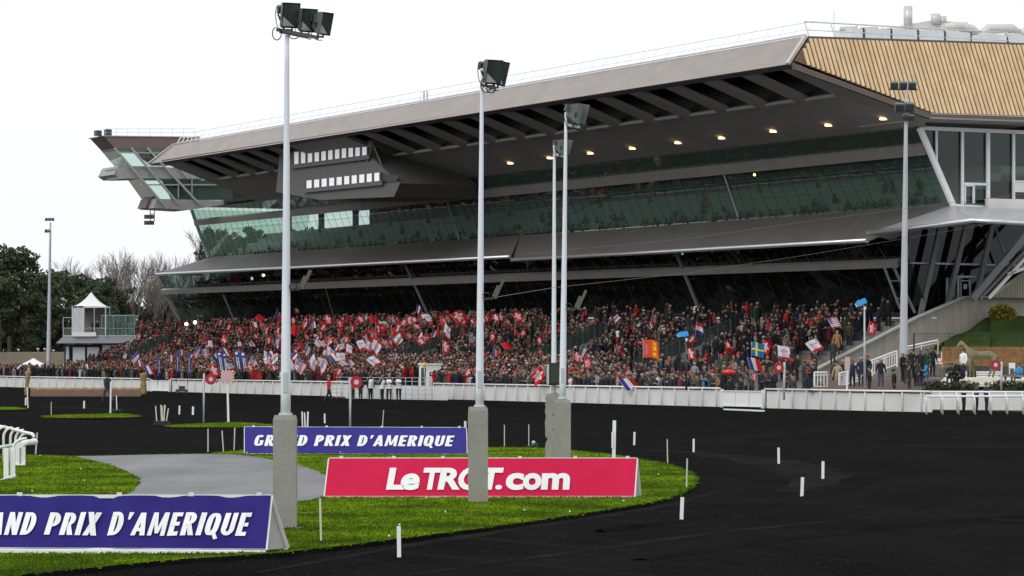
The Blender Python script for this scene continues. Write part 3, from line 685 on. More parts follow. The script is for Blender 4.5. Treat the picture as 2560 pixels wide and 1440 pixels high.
# side wall with stair flight
g = MB(); top = [(2036, 926), (2292, 794), (2408, 744), (2560, 744), (2700, 744)]
base = [L(40, loc(R(x, y, 40))[1], .9) for x, y in ((2036, 930), (2700, 930))]
g.slab([R(x, y, 40) for x, y in top]+[base[1], base[0]], A*.4); g.build('side_wall', CONC, TR)
g = MB()
for i in range(3): g.bar(R(*top[i], 39.95)+Vector((0, 0, .04)), R(*top[i+1], 39.95)+Vector((0, 0, .04)), .5, .1)
g.build('wall_coping', mat('pale_coping', (.5, .48, .45), .8), TR)
g = MB(); g.lbox(40.4, 60, loc(R(2408, 744, 40))[1], 60, 4.0, loc(R(2408, 744, 40))[2]-1.0); g.build('upper_landing', CONC, TR)
# ribbed concrete stair tower at the frame edge
g = MB(); P4 = [(2474, 744), (2500, 722), (2700, 585), (2700, 744)]; g.slab([R(x, y, 39.2) for x, y in P4], A*.3)
t0_, t1_ = loc(R(2476, 744, 39.2))[1], loc(R(2600, 744, 39.2))[1]; zb = loc(R(2476, 744, 39.2))[2]
for i in range(40):
    t = t0_+.2+i*.14; 
    zt_ = loc(R(2474+(t-t0_)*33, 744-(t-t0_)*33*.7, 39.2))[2]
    g.lbox(39.12, 39.2, t, t+.06, zb, max(zb+.05, zt_-.1))
g.build('stair_tower', mat('board_marked_concrete', (.40, .375, .30), .8, var=.12, stretch=(1, 1, .3)), GS)
# ================================================================== SIGN BOARDS
def text_mesh(txt, bold=.018, shear=0.0, space=1.0, word=1.0):
    cu = bpy.data.curves.new('lettering', 'FONT'); cu.body = txt; cu.size = 1; cu.shear = shear; cu.offset = bold; cu.space_character = space; cu.space_word = word
    cu.align_x = 'LEFT'; cu.resolution_u = 4
    ob = bpy.data.objects.new('lettering', cu); col.objects.link(ob); dg = bpy.context.evaluated_depsgraph_get(); dg.update()
    me = bpy.data.meshes.new_from_object(ob.evaluated_get(dg)); vs = [v.co.copy() for v in me.vertices]; fs = [tuple(p.vertices) for p in me.polygons]
    bpy.data.objects.remove(ob); bpy.data.curves.remove(cu); bpy.data.meshes.remove(me)
    x0 = min(v.x for v in vs); x1 = max(v.x for v in vs); y1 = max(v.y for v in vs)
    return vs, fs, x0, x1
# heavy condensed italic capitals drawn as strokes: each letter is a list of polygons on a 0..w by 0..1 grid
def arc(cx, cy, rx, ry, a0, a1, n=10): return [(cx+rx*math.cos(math.radians(a0+(a1-a0)*i/n)), cy+ry*math.sin(math.radians(a0+(a1-a0)*i/n))) for i in range(n+1)]
def ringq(outer, inner): return [[outer[i], outer[i+1], inner[i+1], inner[i]] for i in range(len(outer)-1)]
ST = .235
def oval(w, a0=0, a1=360, y0=0, y1=1, st=ST, n=24):
    cx, cy = w/2, (y0+y1)/2
    def sup(rx, ry):
        o = []
        for i in range(n+1):
            a = math.radians(a0+(a1-a0)*i/n); c, s_ = math.cos(a), math.sin(a); e = .72
            o.append((cx+rx*math.copysign(abs(c)**e, c), cy+ry*math.copysign(abs(s_)**e, s_)))
        return o
    return ringq(sup(w/2, (y1-y0)/2), sup(w/2-st, (y1-y0)/2-.15))
def bowl(w, y0, y1, st=ST, n=12):   # right-facing bowl attached to a stem
    h = (y1-y0)/2; cy = (y0+y1)/2; xs = w-min(h*1.0, w*.55)
    o = [(st*.5, y1)]+[(xs+(w-xs)*math.cos(math.radians(a)), cy+h*math.sin(math.radians(a))) for a in [90-180*i/n for i in range(n+1)]]+[(st*.5, y0)]
    ii = [(st*.5, y1-.15)]+[(xs+(w-st-xs)*math.cos(math.radians(a)), cy+(h-.15)*math.sin(math.radians(a))) for a in [90-180*i/n for i in range(n+1)]]+[(st*.5, y0+.15)]
    return ringq(o, ii)
def rect(x0, y0, x1, y1): return [(x0, y0), (x1, y0), (x1, y1), (x0, y1)]
GL = {
 'G': (.56, oval(.56, 42, 320)+[rect(.33, .36, .56, .52), rect(.36, .08, .56, .45)]),
 'R': (.55, [rect(0, 0, ST, 1)]+bowl(.53, .44, 1)+[[(.2, .47), (.36, .52), (.58, 0), (.34, 0)]]),
 'A': (.60, [[(0, 0), (.20, 0), (.38, 1), (.20, 1)], [(.40, 0), (.62, 0), (.42, 1), (.24, 1)], rect(.14, .18, .46, .34)]),
 'N': (.56, [rect(0, 0, .19, 1), rect(.37, 0, .56, 1), [(0, 1), (.21, 1), (.56, 0), (.35, 0)]]),
 'D': (.56, [rect(0, 0, ST, 1)]+bowl(.56, 0, 1)),
 'P': (.52, [rect(0, 0, ST, 1)]+bowl(.52, .38, 1)),
 'I': (.21, [rect(0, 0, ST, 1)]),
 'X': (.58, [[(0, 0), (.23, 0), (.58, 1), (.35, 1)], [(.35, 0), (.60, 0), (.24, 1), (0, 1)]]),
 "'": (.19, [[(.03, .68), (.12, .68), (.22, 1), (.02, 1)]]),
 'M': (.74, [[(0, 0), (.18, 0), (.20, 1), (.04, 1)], [(.56, 0), (.75, 0), (.72, 1), (.54, 1)], [(.06, 1), (.24, 1), (.43, .1), (.30, .1)], [(.52, 1), (.70, 1), (.45, .1), (.32, .1)]]),
 'E': (.44, [rect(0, 0, ST, 1), rect(.1, 0, .44, .17), rect(.1, .42, .42, .58), rect(.1, .83, .45, 1)]),
 'Q': (.58, oval(.58)+[[(.27, .22), (.40, .28), (.66, -.14), (.50, -.18)]]),
 'U': (.56, [rect(0, .3, ST, 1), rect(.35, .3, .56, 1)]+ringq([(.0+.28-.28*math.cos(math.radians(a)), .31-.31*math.sin(math.radians(a))) for a in range(0, 181, 15)], [(.28-.07*math.cos(math.radians(a)), .31-.15*math.sin(math.radians(a))) for a in range(0, 181, 15)])),
 ' ': (.25, [])}
def heavy(txt, sh=.2, gap=.125):
    x = 0; vs = []; fs = []
    for ch in txt:
        w, polys = GL[ch]
        for p in polys:
            b = len(vs); vs += [Vector((x+q[0]+sh*q[1], q[1], 0)) for q in p]; fs.append(tuple(range(b, b+len(p))))
        x += w+gap
    return vs, fs, 0, x-gap+sh
def cloth(base, amp, sc=.6): return base+amp*(math.sin(base*0))
def aboard(label, X, dx, back, tri, colmat, letters, cap, thick=.05, band=None, ripple=.0, bracket=True, gpy=None):
    """X: four pixels tl,tr,bl,br ; front face leans back to a ridge"""
    tl, tr, bl, br = X; Y = gy(gpy or (bl[1]+br[1])/2, .07)
    lean = .3; P = lambda p, y: W(p[0], p[1], y)
    a, b, c, d = P(bl, Y), P(br, Y), P(tr, Y+lean), P(tl, Y+lean)
    r = empty('advertising_board', (a+b)/2, label, 'sign board', 'A-frame advertising boards on the grass')
    nrm = (b-a).cross(d-a).normalized()
    if nrm.y > 0: nrm = -nrm
    nx, nz = 64, 10; g = MB(); vs = []
    for j in range(nz+1):
        for i in range(nx+1):
            u_, v = i/nx, j/nz; p = (a.lerp(b, u_)).lerp(d.lerp(c, u_), v)
            rp = ripple*(math.sin(u_*31+v*3)+.6*math.sin(u_*67-v*5)+.8*math.sin(u_*13+v*9))*v*(1-v)*4*.5+ripple*.5*math.sin(u_*40)*(v**6)-(ripple*1.3*math.exp(-((u_-.587)*70)**2) if gpy else 0)
            vs.append(p+nrm*(.03+rp))
    fs = [(j*(nx+1)+i, j*(nx+1)+i+1, (j+1)*(nx+1)+i+1, (j+1)*(nx+1)+i) for j in range(nz) for i in range(nx)]
    g.add(vs, fs, 0, True)
    def onface(u_, v, o=.06):
        i = min(nx-1, max(0, int(u_*nx))); j = min(nz-1, max(0, int(v*nz))); fu, fv = u_*nx-i, v*nz-j
        k = lambda ii, jj: Vector(vs[jj*(nx+1)+ii])
        return k(i, j).lerp(k(i+1, j), fu).lerp(k(i, j+1).lerp(k(i+1, j+1), fu), fv)+nrm*(o-.03)
    # lettering laid on the face
    lv, lf, (u0, v0), (u1, v1) = letters
    xs = [p.x for p in lv]; x0, x1 = min(xs), max(xs)
    g.add([onface(u0+(p.x-x0)/(x1-x0)*(u1-u0), v0+p.y*(v1-v0)) for p in lv], lf, 1)
    g.build('banner', [colmat, LETTER], r)
    g = MB(); w = thick
    for p, q in ((a, d), (b, c), (d, c), (a, b)): g.bar(p-Vector((0, 0, .0)), q, w, w, up=(0, 1, 0))
    a2, b2 = a+Vector((dx, .6, 0)), b+Vector((dx, .6, 0))
    for p, q in ((a2, d), (b2, c), (a2, b2)): g.bar(p, q, w, w, up=(0, 1, 0))
    g.build('frame', WHITE, r)
    for kf in (.04, .21, .37, .62, .8, .97): g = MB(); g.box(d.lerp(c, kf)+Vector((0, -.01, .03)), (.07, .06, .05)); g.build('clamp', WHITE, r)
    g = MB(); g.slab([a2, b2, c, d], Vector((0, .02, 0))); 
    if tri: g.slab([b+Vector((-.02, .03, 0)), b2+Vector((-.02, 0, 0)), c+Vector((-.02, 0, 0))], Vector((-.02, 0, 0)))
    g.build('back_panel', mat('ply_panel', (.42, .40, .37), .8), r)
    return r, a, b, c, d
LETTER = mat('white_lettering', (.86, .86, .87), .5, var=.02)
BLUE = mat('blue_vinyl', (.032, .022, .20), .6, c2=(.022, .015, .15), scale=.8, spec=.12)
BLUE2 = mat('far_blue_vinyl', (.045, .036, .25), .6, var=.1, scale=1.2, spec=.12)
PINK = mat('pink_vinyl', (.66, .012, .075), .6, c2=(.55, .010, .06), scale=.7, spec=.15)
# near board: runs out of frame, so its left end is where the text needs it
nb_l = -330; xr_b, xr_t = 664, 678
hv = heavy("GRAND PRIX D'AMERIQUE")
tot = xr_b-nb_l
def vv(px, l, r): return (px-l)/(r-l)
aboard('near blue board with white racing letters, cropped by the picture edge', ((nb_l+10, 1241), (xr_t, 1241), (nb_l, 1371), (xr_b, 1376)), .27, 0, True, BLUE, (hv[0], hv[1], (vv(-108, nb_l, xr_b), .245), (vv(617, nb_l, xr_b)+.005, .672)), 0, ripple=.028, gpy=1383)
YK = gy(1383, .07)-.06; g = MB(); p, q = W(-10, 1374, YK), W(248, 1376, YK); g.slab([p, q, q+Vector((0, 0, -.045)), p+Vector((0, 0, -.045))], Vector((0, .04, 0)))
p, q = W(253, 1376, YK), W(600, 1378, YK); g.slab([p, q, q+Vector((0, 0, -.04)), p+Vector((0, 0, -.06))], Vector((0, .04, 0)))
o = g.build('kick_board', WHITE, bpy.data.objects['advertising_board'])
aboard('far blue board with white racing letters behind the first mast', ((612, 1068), (1165, 1070), (612, 1134), (1167, 1135)), .1, 0, False, BLUE2, (hv[0], hv[1], (vv(636, 612, 1166), .27), (vv(1137, 612, 1166), .68)), 0, thick=.045, ripple=.012)
ltx = []; lfs = []
def addtxt(txt, x0, x1, y0, y1, bold, shear, sp):
    v, f, a, b = text_mesh(txt, bold, shear, sp); ys = [p.y for p in v]; lo, hi_ = min(ys), max(ys); k = len(ltx)
    for p in v: ltx.append(Vector((x0+(p.x-a)/(b-a)*(x1-x0), y0+(p.y-lo)/(hi_-lo)*(y1-y0), 0)))
    for q in f: lfs.append(tuple(k+i for i in q))
# widths measured in photo pixels, heights 0..1 of the capitals
addtxt('L', 968, 1013, 0, 1, .042, .06, 1); addtxt('e', 1003, 1050, -.02, .74, .042, .06, 1)
addtxt('T', 1057, 1103, 0, 1, .042, .08, 1); addtxt('R', 1096, 1152, 0, 1, .042, .08, 1); addtxt('O', 1146, 1206, -.02, 1.02, .042, .08, 1); addtxt('T', 1200, 1257, 0, 1, .042, .08, 1)
addtxt('.', 1240, 1257, 0, .22, .05, 0, 1); addtxt('c', 1265, 1310, -.02, .76, .042, .0, 1); addtxt('o', 1308, 1354, -.02, .76, .042, .0, 1); addtxt('m', 1354, 1425, 0, .76, .042, .0, 1)
yspan = (1.0-0)
aboard('pink red board with bold white lettering behind the second mast', ((823, 1147), (1592, 1147), (812, 1243), (1585, 1243)), .15, 0, True, PINK, (ltx, lfs, ((968-817)/771, .17), ((1425-817)/771, .74)), 0, thick=.05)
# ================================================================== FLOODLIGHT MASTS
def floodlight(par, c, yaw, tilt, size=1.0, name='floodlight', flip=0):
    """box lamp: deep visor frame with glass, domed back, bracket and a cable loop; c = bracket foot"""
    M = Matrix.Rotation(yaw, 3, 'Z') @ Matrix.Rotation(tilt, 3, 'Y'); k = size; cc = Vector(c)+Vector((0, 0, .42*k))
    P = lambda x, y, z: cc+M @ Vector((x*k, y*k, z*k))
    g = MB(); w, h = .25, .34
    fr = [P(.17, -w, -h), P(.17, w, -h), P(.17, w, h), P(.17, -w, h)]; bk = [P(-.02, -w*.92, -h*.92), P(-.02, w*.92, -h*.92), P(-.02, w*.92, h*.92), P(-.02, -w*.92, h*.92)]
    bb = [P(-.26, -w*.55, -h*.45), P(-.26, w*.55, -h*.45), P(-.26, w*.55, h*.62), P(-.26, -w*.55, h*.62)]
    b0 = len(g.v); g.add(fr+bk+bb, [(0, 4, 5, 1), (1, 5, 6, 2), (2, 6, 7, 3), (3, 7, 4, 0), (4, 8, 9, 5), (5, 9, 10, 6), (6, 10, 11, 7), (7, 11, 8, 4), (8, 11, 10, 9)], 0)
    o = g.build(name, FLOODM, par)
    g = MB(); g.quad(P(.15, -w*.9, -h*.9), P(.15, w*.9, -h*.9), P(.15, w*.9, h*.9), P(.15, -w*.9, h*.9)); g.build('glass', LAMPG, o)
    g = MB(); g.add([P(.152, -w*.86, -h*.86), P(.152, w*.5, -h*.86), P(.152, -w*.86, -h*.1)], [(0, 1, 2)])
    for a, b in (((-w, -h), (w, -h)), ((w, -h), (w, h)), ((w, h), (-w, h)), ((-w, h), (-w, -h))): pass
    g.build('reflector', REFL, o)
    g = MB(); 
    for sy in (-1, 1): g.bar(P(-.05, sy*(w+.04), 0), Vector(c)+M @ Vector((-.08*k, sy*.1*k, .0)), .05*k, .03*k)
    g.bar(Vector(c)+M @ Vector((-.08*k, -.14*k, 0)), Vector(c)+M @ Vector((-.08*k, .14*k, 0)), .05*k); g.box(P(-.33, -w*.5, .08), (.14*k, .16*k, .2*k), M=M); g.build('bracket', DARKM, o)
    g = MB(); s_ = P(-.3, -w*.5, .2); e_ = Vector(c)+Vector((0, 0, -.05)); pts = []
    for i in range(13):
        u_ = i/12; p = s_.lerp(e_, u_); pts.append(p+Vector((-.24*k*math.sin(math.pi*u_), -.03, .14*k*math.sin(math.pi*u_*2))))
    g.tube(pts, .012*k, 5, cap=False); g.build('cable', BLACK, o)
    return o
FLOODM = mat('lamp_housing', (.095, .108, .10), .42, .2, var=.2, scale=4); REFL = mat('reflector', (.75, .76, .75), .2, .4)
def mast(name, label, base, top, r0, r1, block=None, cat='floodlight mast', grp=None, mt=None):
    o = empty(name, base, label, cat, grp)
    z0 = block[1] if block else 0
    g = MB(); n = 14
    pts = [base.lerp(top, (i/n)) for i in range(n+1)]
    if block: k = z0/(top.z-base.z); pts = [base.lerp(top, k+(1-k)*i/n) for i in range(n+1)]
    g.tube(pts, [r0+(r1-r0)*i/n for i in range(n+1)], 12); g.build('pole', mt or POLEM, o)
    if block: g = MB(); g.box(pts[0]+Vector((.0, -r0-.004, .55)), (.07, .02, .32)); g.build('access_door', GALV, o); g = MB(); g.tube([pts[0], pts[0]+Vector((0, 0, .05))], r0*1.35, 12); g.build('base_collar', GALV, o)
    if block:
        w = block[0]; g = MB(); d = .36; nzz = 26; vs = []; rr = random.Random(int(base.y))
        for j in range(nzz+1):
            z = .07+(z0-.07)*j/nzz if block[2] else z0*j/nzz
            for (sx, sy) in ((-1, -1), (0, -1), (1, -1), (1, 1), (-1, 1)):
                ch = 0 if j < nzz else .02
                jx = rr.uniform(-.02, .006)*block[3]*(1 if sx == -1 else .25)
                if sx == -1 and rr.random() < .12*block[3]: jx += .05
                vs.append(Vector((base.x+block[4]+sx*(w/2-ch)+(jx*-sx if sx == -1 else 0), base.y+sy*(d/2-ch), z)))
        m5 = 5; fs = [(j*m5+i, j*m5+(i+1) % m5, (j+1)*m5+(i+1) % m5, (j+1)*m5+i) for j in range(nzz) for i in range(m5)]
        fs.append(tuple(nzz*m5+i for i in range(m5))); g.add(vs, fs); g.build('concrete_footing', BLOCK, o)
        g = MB(); g.box(base+Vector((block[4]+.03, -.02, .06)), (w+.1, d+.12, .07)); g.build('foundation', mat('muddy_concrete', (.11, .09, .06), .9, var=.3, scale=6), o)
    return o
GRPM = 'slim white floodlight masts on concrete blocks'
def arm_lamp(m, x, y, Y):      # lamp on a short arm pointing away
    k = Y/F; p = W(x, y, Y); c = p+Vector((22*k, 0, 1*k)); g = MB(); g.bar(p-Vector((6*k, 0, 0)), c, .035); a = g.build('lamp_arm', DARKM, m)
    M = Matrix.Rotation(math.radians(24), 3, 'Y'); P = lambda x_, z_: c+M @ Vector((x_*k, 0, z_*k))
    g = MB(); g.box(P(8, 30), (6*k, .3, 52*k), M=M); g.box(P(2, 22), (8*k, .2, 30*k), M=M); g.bar(c, P(4, 10), .04); g.build('floodlight', mat('olive_housing', (.10, .10, .075), .5), m)
    g = MB(); pts = [p+Vector((k*(8+9*math.sin(a_)), -.04, k*(8-8*math.cos(a_)))) for a_ in [i*.5 for i in range(12)]]; g.tube(pts, .009, 5, cap=False); g.build('cable', BLACK, m)
# mast 1
Y1 = gy(1330, .0); m1 = mast('floodlight_mast', 'nearest tall mast with three floodlights on a crossbar, on a smooth concrete block', W(713, 1332, Y1), W(717.5, 88, Y1), .083, .036, (.37, 1.9, True, .15, 0), grp=GRPM)
g = MB(); g.bar(W(693, 74, Y1), W(795, 94, Y1-.3), .07, .06); g.bar(W(700, 80, Y1), W(770, 94, Y1-.2), .05, .04); g.build('crossbar', DARKM, m1)
for i, (x, y, s_) in enumerate(((722, 76, 1.0), (766, 86, .93), (806, 93, .9))): floodlight(m1, W(x, y, Y1-.1*i), math.radians((-66, -58, -36)[i]), math.radians(13), s_*.61)
for (x, y, rx, ry) in ((692, 84, 11, 16), (735, 88, 12, 9), (774, 93, 4, 5)):
    g = MB(); g.tube([W(x+rx*math.cos(a_), y+ry*math.sin(a_), Y1-.1) for a_ in [math.radians(-60+i*20) for i in range(17)]], .009, 5, cap=False); g.build('cable_loop', BLACK, m1)
arm_lamp(m1, 725, 724, Y1)
Y2 = gy(1264); m2 = mast('floodlight_mast', 'second mast, its weathered concrete block in front of the pink board', W(1197, 1266, Y2), W(1205, 171, Y2), .080, .030, (.37, 1.9, True, .9, -.01), grp=GRPM)
g = MB(); g.bar(W(1203, 212, Y2), W(1240, 222, Y2), .07, .05); g.build('crossbar', DARKM, m2)
floodlight(m2, W(1228, 216, Y2), math.radians(-58), math.radians(14), .70); floodlight(m2, W(1246, 220, Y2+.35), math.radians(-24), math.radians(14), .70)
g = MB(); g.tube([W(1215+13*math.cos(a_), 212+19*math.sin(a_), Y2-.1) for a_ in [math.radians(20+i*17) for i in range(17)]], .012, 5, cap=False); g.tube([W(1228+11*math.cos(a_), 222+10*math.sin(a_), Y2-.1) for a_ in [math.radians(-20+i*17) for i in range(15)]], .012, 5, cap=False); g.build('cable_loop', BLACK, m2); arm_lamp(m2, 1207, 748, Y2)
Y3 = 72.4; b3 = W(1404, 1209, Y3); m3 = mast('floodlight_mast', 'third mast with two floodlights high on its side, chipped block behind the pink board', b3, W(1415, 281, Y3), .080, .032, (.41, 1.9, True, 1.2, 0), grp=GRPM)
g = MB(); g.bar(W(1416, 312, Y3), W(1450, 318, Y3), .08, .06); g.build('crossbar', GALV, m3)
floodlight(m3, W(1436, 316, Y3), math.radians(20), math.radians(14), .70); floodlight(m3, W(1452, 318, Y3+.3), math.radians(12), math.radians(14), .70); arm_lamp(m3, 1413, 775, Y3)
Y4 = 85.0; b4 = W(1384, 1163, Y4); m4 = mast('floodlight_mast', 'farthest slim mast with a black control box, standing just left behind the third', b4, W(1386, 357, Y4), .072, .034, (.42, 1.9, True, 1.2, 0), grp=GRPM)
g = MB(); g.bar(W(1387, 386, Y4), W(1410, 390, Y4), .08, .08); g.build('crossbar', GALV, m4)
floodlight(m4, W(1401, 390, Y4), math.radians(16), math.radians(14), .6); floodlight(m4, W(1416, 391, Y4+.3), math.radians(10), math.radians(14), .6)
g = MB(); a, b = W(1372, 963, Y4-.3), W(1420, 907, Y4-.3); g.box(((a.x+b.x)/2, Y4-.3, (a.z+b.z)/2), (b.x-a.x, .2, b.z-a.z)); c = (a+b)/2
g.box((c.x, Y4-.42, c.z), (.42, .04, .5), 1); g.box((c.x-.28, Y4-.3, c.z), (.06, .25, .52), 2); g.build('control_box', [BLACK, mat('box_screen', (.03, .034, .026), .25), GALV], m4)
DGREY = mat('cable_grey', (.17, .17, .165), .7)
# tall masts behind the rail
def headcl(m, c, n, sc, yaw):
    for i in range(n):
        a = (i-(n-1)/2)*.75*sc; o = Vector(c)+Vector((a*math.cos(yaw), a*math.sin(yaw), 0)); g = MB(); g.box(o, (.62*sc, .5*sc, .55*sc), M=Matrix.Rotation(.35, 3, 'X')); g.box(o+Vector((0, -.27*sc, -.08)), (.5*sc, .05, .36*sc), 1, M=Matrix.Rotation(.35, 3, 'X')); g.build('floodlight', [FLOODM, LAMPG], m)
    g = MB(); g.bar(Vector(c)+Vector((-.8*sc*n/2*math.cos(yaw), -.8*sc*n/2*math.sin(yaw), -.35*sc)), Vector(c)+Vector((.8*sc*n/2*math.cos(yaw), .8*sc*n/2*math.sin(yaw), -.35*sc)), .12*sc); g.build('crossbar', DARKM, m)
Y5 = 190; b5 = W(2258, 926, Y5); m5 = mast('floodlight_mast', 'tall grey lighting mast with two clusters of lamps before the timber clad stand end', b5, W(2266, 222, Y5), .25, .09, grp='tall grey masts behind the rail', mt=GALV)
headcl(m5, W(2258, 213, Y5), 3, .72, .1); headcl(m5, W(2261, 267, Y5-.2), 2, .8, -.3); headcl(m5, W(2270, 293, Y5-.2), 2, .5, .2)
Y6 = 320; b6 = W(121, 925, Y6); m6 = mast('floodlight_mast', 'tall grey lighting mast standing alone before the dark pines', b6, W(126, 556, Y6), .24, .09, grp='tall grey masts behind the rail', mt=GALV)
headcl(m6, W(124, 548, Y6), 3, .42, 0); headcl(m6, W(120, 577, Y6), 2, .45, .3)
g = MB()
for pts in ([(1216, 747, 61), (1385, 719, 80), (1717, 683, 110), (2020, 637, 140), (2300, 590, 160), (2700, 520, 180)], ):
    P_ = [W(*q) for q in pts]; g.tube(P_, .0055, 4, cap=False)
tag(g.build('cable', DGREY), 'long thin cable strung from the second mast across the stand front', 'cable')
g = MB(); P_ = [W(1290, 637, 150), W(1717, 597, 155), W(2020, 553, 160), (W(2256, 522, 165)), W(2560, 485, 170), W(2700, 466, 172)]; g.tube(P_, .009, 4, cap=False); tag(g.build('cable', DGREY), 'thin upper cable crossing in front of the canopy', 'cable')
# ================================================================== MARKER POSTS AND STAKES
def place_word(px): return 'far left' if px < 0 else ''
mk = [(998, 1315, 1393, 10, 'nearest white marker slat on the black track below the pink board'), (1703, 1243, 1303, 9, 'white marker slat on the track beside the right tip of the grass'), (2004, 1193, 1244, 8, 'white marker slat on open track, lower of the two beside each other'), (2057, 1153, 1198, 7, 'rightmost white marker slat out on the open track'), (1947, 1119, 1160, 6, 'white marker slat on the open track, middle of the curve of three'), (1734, 1097, 1131, 5, 'white marker slat on the track just beyond the grass tip'), (1585, 1080, 1113, 5, 'white marker slat on the track behind the right end of the pink board'),
      (482, 1016, 1037, 5, 'right one of the pair of short white slats on the far track'), (448, 1014, 1036, 4, 'left one of the pair of short white slats on the far track'), (812, 1034, 1058, 4, 'short white slat on the track above the far blue board'), (210, 1002, 1021, 4, 'short white slat standing before the brushwood hurdle'), (64, 994, 1013, 4, 'leftmost short white slat near the wrapped post')]
for (x, y0, y1, w, lb) in mk:
    Y = gy(y1); p = W(x, y1, Y); ww = w*Y/F; h = (y1-y0)*Y/F; g = MB()
    lean = random.uniform(-.02, .02)
    g.bar(p+Vector((0, 0, -.1)), p+Vector((lean, 0, h)), ww, ww*.35, up=(0, 1, 0)); tag(g.build('marker_post', WHITEP, org=p), lb, 'marker post', 'flat white marker slats along the track')
sk = [(803, 1368, 800, 1246, .03, 'thin stake at the grass edge right of the nearest mast'), (1716, 1226, 1718, 1146, .03, 'thin pale stake at the tip of the grass island'), (1669, 1160, 1668, 1098, .03, 'thin pale stake behind the grass tip'), (520, 1130, 520, 1072, .035, 'leftmost of the three thin stakes left of the far blue board'), (559, 1133, 555, 1077, .035, 'leaning middle one of three thin stakes left of the far blue board'), (585, 1126, 587, 1069, .035, 'rightmost of three thin stakes left of the far blue board'),
      (89, 1136, 93, 1081, .04, 'thin white stake beside the end of the near white running rail'), (1261, 1116, 1261, 1062, .03, 'thin white stake on the far grass, right of the second mast'), (1322, 1115, 1322, 1061, .03, 'thin white stake by the green hydrant'), (956, 1068, 959, 1025, .035, 'thin white stake rising behind the far blue board'), (128, 1040, 128, 1005, .035, 'thin stake at the near edge of the left grass strip'), (276, 1033, 277, 954, .08, 'tall white post on the left grass strip beside the walker'), (292, 1029, 291, 989, .05, 'slim white stake on a small black foot on the left grass strip'),
      (70, 1020, 68, 968, .06, 'white stake at the end of the far left grass strip'), (757, 1085, 755, 1029, .05, 'left one of three stakes close together behind the far blue board'), (764, 1085, 761, 1031, .05, 'middle one of three stakes close together behind the far blue board'), (768, 1085, 770, 1029, .06, 'right one of three stakes close together behind the far blue board'), (1163, 1120, 1163, 1053, .07, 'white post at the right end of the far blue board'), (1534, 1165, 1536, 1051, .09, 'tall white post rising behind the pink board')]
for (xb, yb, xt, yt, w, lb) in sk:
    Y = gy(yb); p = W(xb, yb, Y); q = W(xt, yt, Y+.02); g = MB(); g.bar(p, q, w, w*.5, up=(0, 1, 0)); m = [WHITE if w > .045 else mat('weathered_stake', (.56, .53, .46), .7)]
    if 'black foot' in lb: g.box(p+Vector((.0, 0, .04)), (.55, .4, .14), 1); m.append(BLACK)
    if xb == 803: g.bar(p+Vector((0, -.02, -.02)), p+Vector((0, -.02, .1)), .05, m=1); m.append(BLACK)
    tag(g.build('stake', m, org=p), lb, 'stake', 'thin stakes on the islands')
g = MB(); p = W(1531, 1100, gy(1165)-.05); g.box(p, (.045, .03, .42)); q = bpy.data.objects
tag(g.build('small_board', WHITE, org=p), 'short white slat fixed beside the tall post behind the pink board', 'board')
p = G(1334, 1119, .07); g = MB(); g.tube([p, p+Vector((0, 0, .13))], .06, 8); g.sphere(p+Vector((0, 0, .16)), .06, m=1); g.bar(p+Vector((-.22, 0, .04)), p+Vector((.1, 0, .04)), .05); g.bar(p+Vector((.08, 0, .02)), p+Vector((.12, 0, .14)), .07)
tag(g.build('hydrant', [mat('dark_green_metal', (.008, .05, .045), .5), GALV], org=p), 'small dark green water hydrant at the edge of the far grass', 'hydrant')
# black tub of stakes
p = G(402, 1064, 0); r = empty('stake_tub', p, 'low black tub holding a handful of pale stakes on the far track', 'tub')
g = MB(); g.box(p+Vector((0, .2, .09)), (.62, .5, .14)); g.box(p+Vector((0, .2, .17)), (.56, .44, .06)); g.tube([p+Vector((.3, 0, .06)), p+Vector((.3, .4, .06))], .07, 8); g.build('tub', BLACK, r)
for (xb, yb, xt, yt) in ((392, 1055, 389, 1015), (404, 1055, 402, 1012), (407, 1055, 405, 1015), (410, 1055, 411, 1012), (409, 1052, 413, 1013), (415, 1059, 421, 1021)):
    g = MB(); g.bar(W(xb, yb, p.y+.2), W(xt, yt, p.y+.25), .045, .03, up=(0, 1, 0)); g.build('stake', mat('pale_stake', (.60, .56, .46), .7), r)
# ring and chequered signs
REDP = mat('red_paint', (.42, .012, .018), .4, var=.05); GREYD = mat('grey_disc', (.55, .56, .55), .5)
rs = [(527, 948, 13.5, 509, 934, 1057, 'red ring sign on the left, beside the chequered square', .07), (891, 955, 15, 875, 944, 1083, 'red ring sign in front of the stewards', .07), (1947, 919, 12.5, 1960, 905, 1000, 'red ring sign among the people at the terrace foot', .1), (2489, 912, 12.5, 2503, 904, 975, 'red ring sign below the horse statue', .1)]
for (cx, cy, rr, px, y0, y1, lb, pw) in rs:
    Y = gy(y1) if y1 > 1030 else 178; s_ = Y/F; b = W(px, y1, Y); r = empty('ring_sign', b, lb, 'ring sign', 'red ring signs on grey posts')
    g = MB(); g.tube([b, W(px+1, y0, Y)], pw*.6, 8); g.build('post', GALV, r)
    c = W(cx, cy, Y-.12); g = MB(); ax = Vector((.12, -1, 0)); g.disc(c, ax, rr*s_, .06, 32, 0, r_in=rr*s_*.42); g.build('ring', REDP, r)
    g = MB(); g.disc(c, ax, rr*s_*.42, .05, 24); g.build('centre_disc', GREYD, r)
    g = MB(); g.tube([c+Vector((0, .06, 0)), W(px, cy, Y)], .025, 6); g.build('bracket', GALV, r)
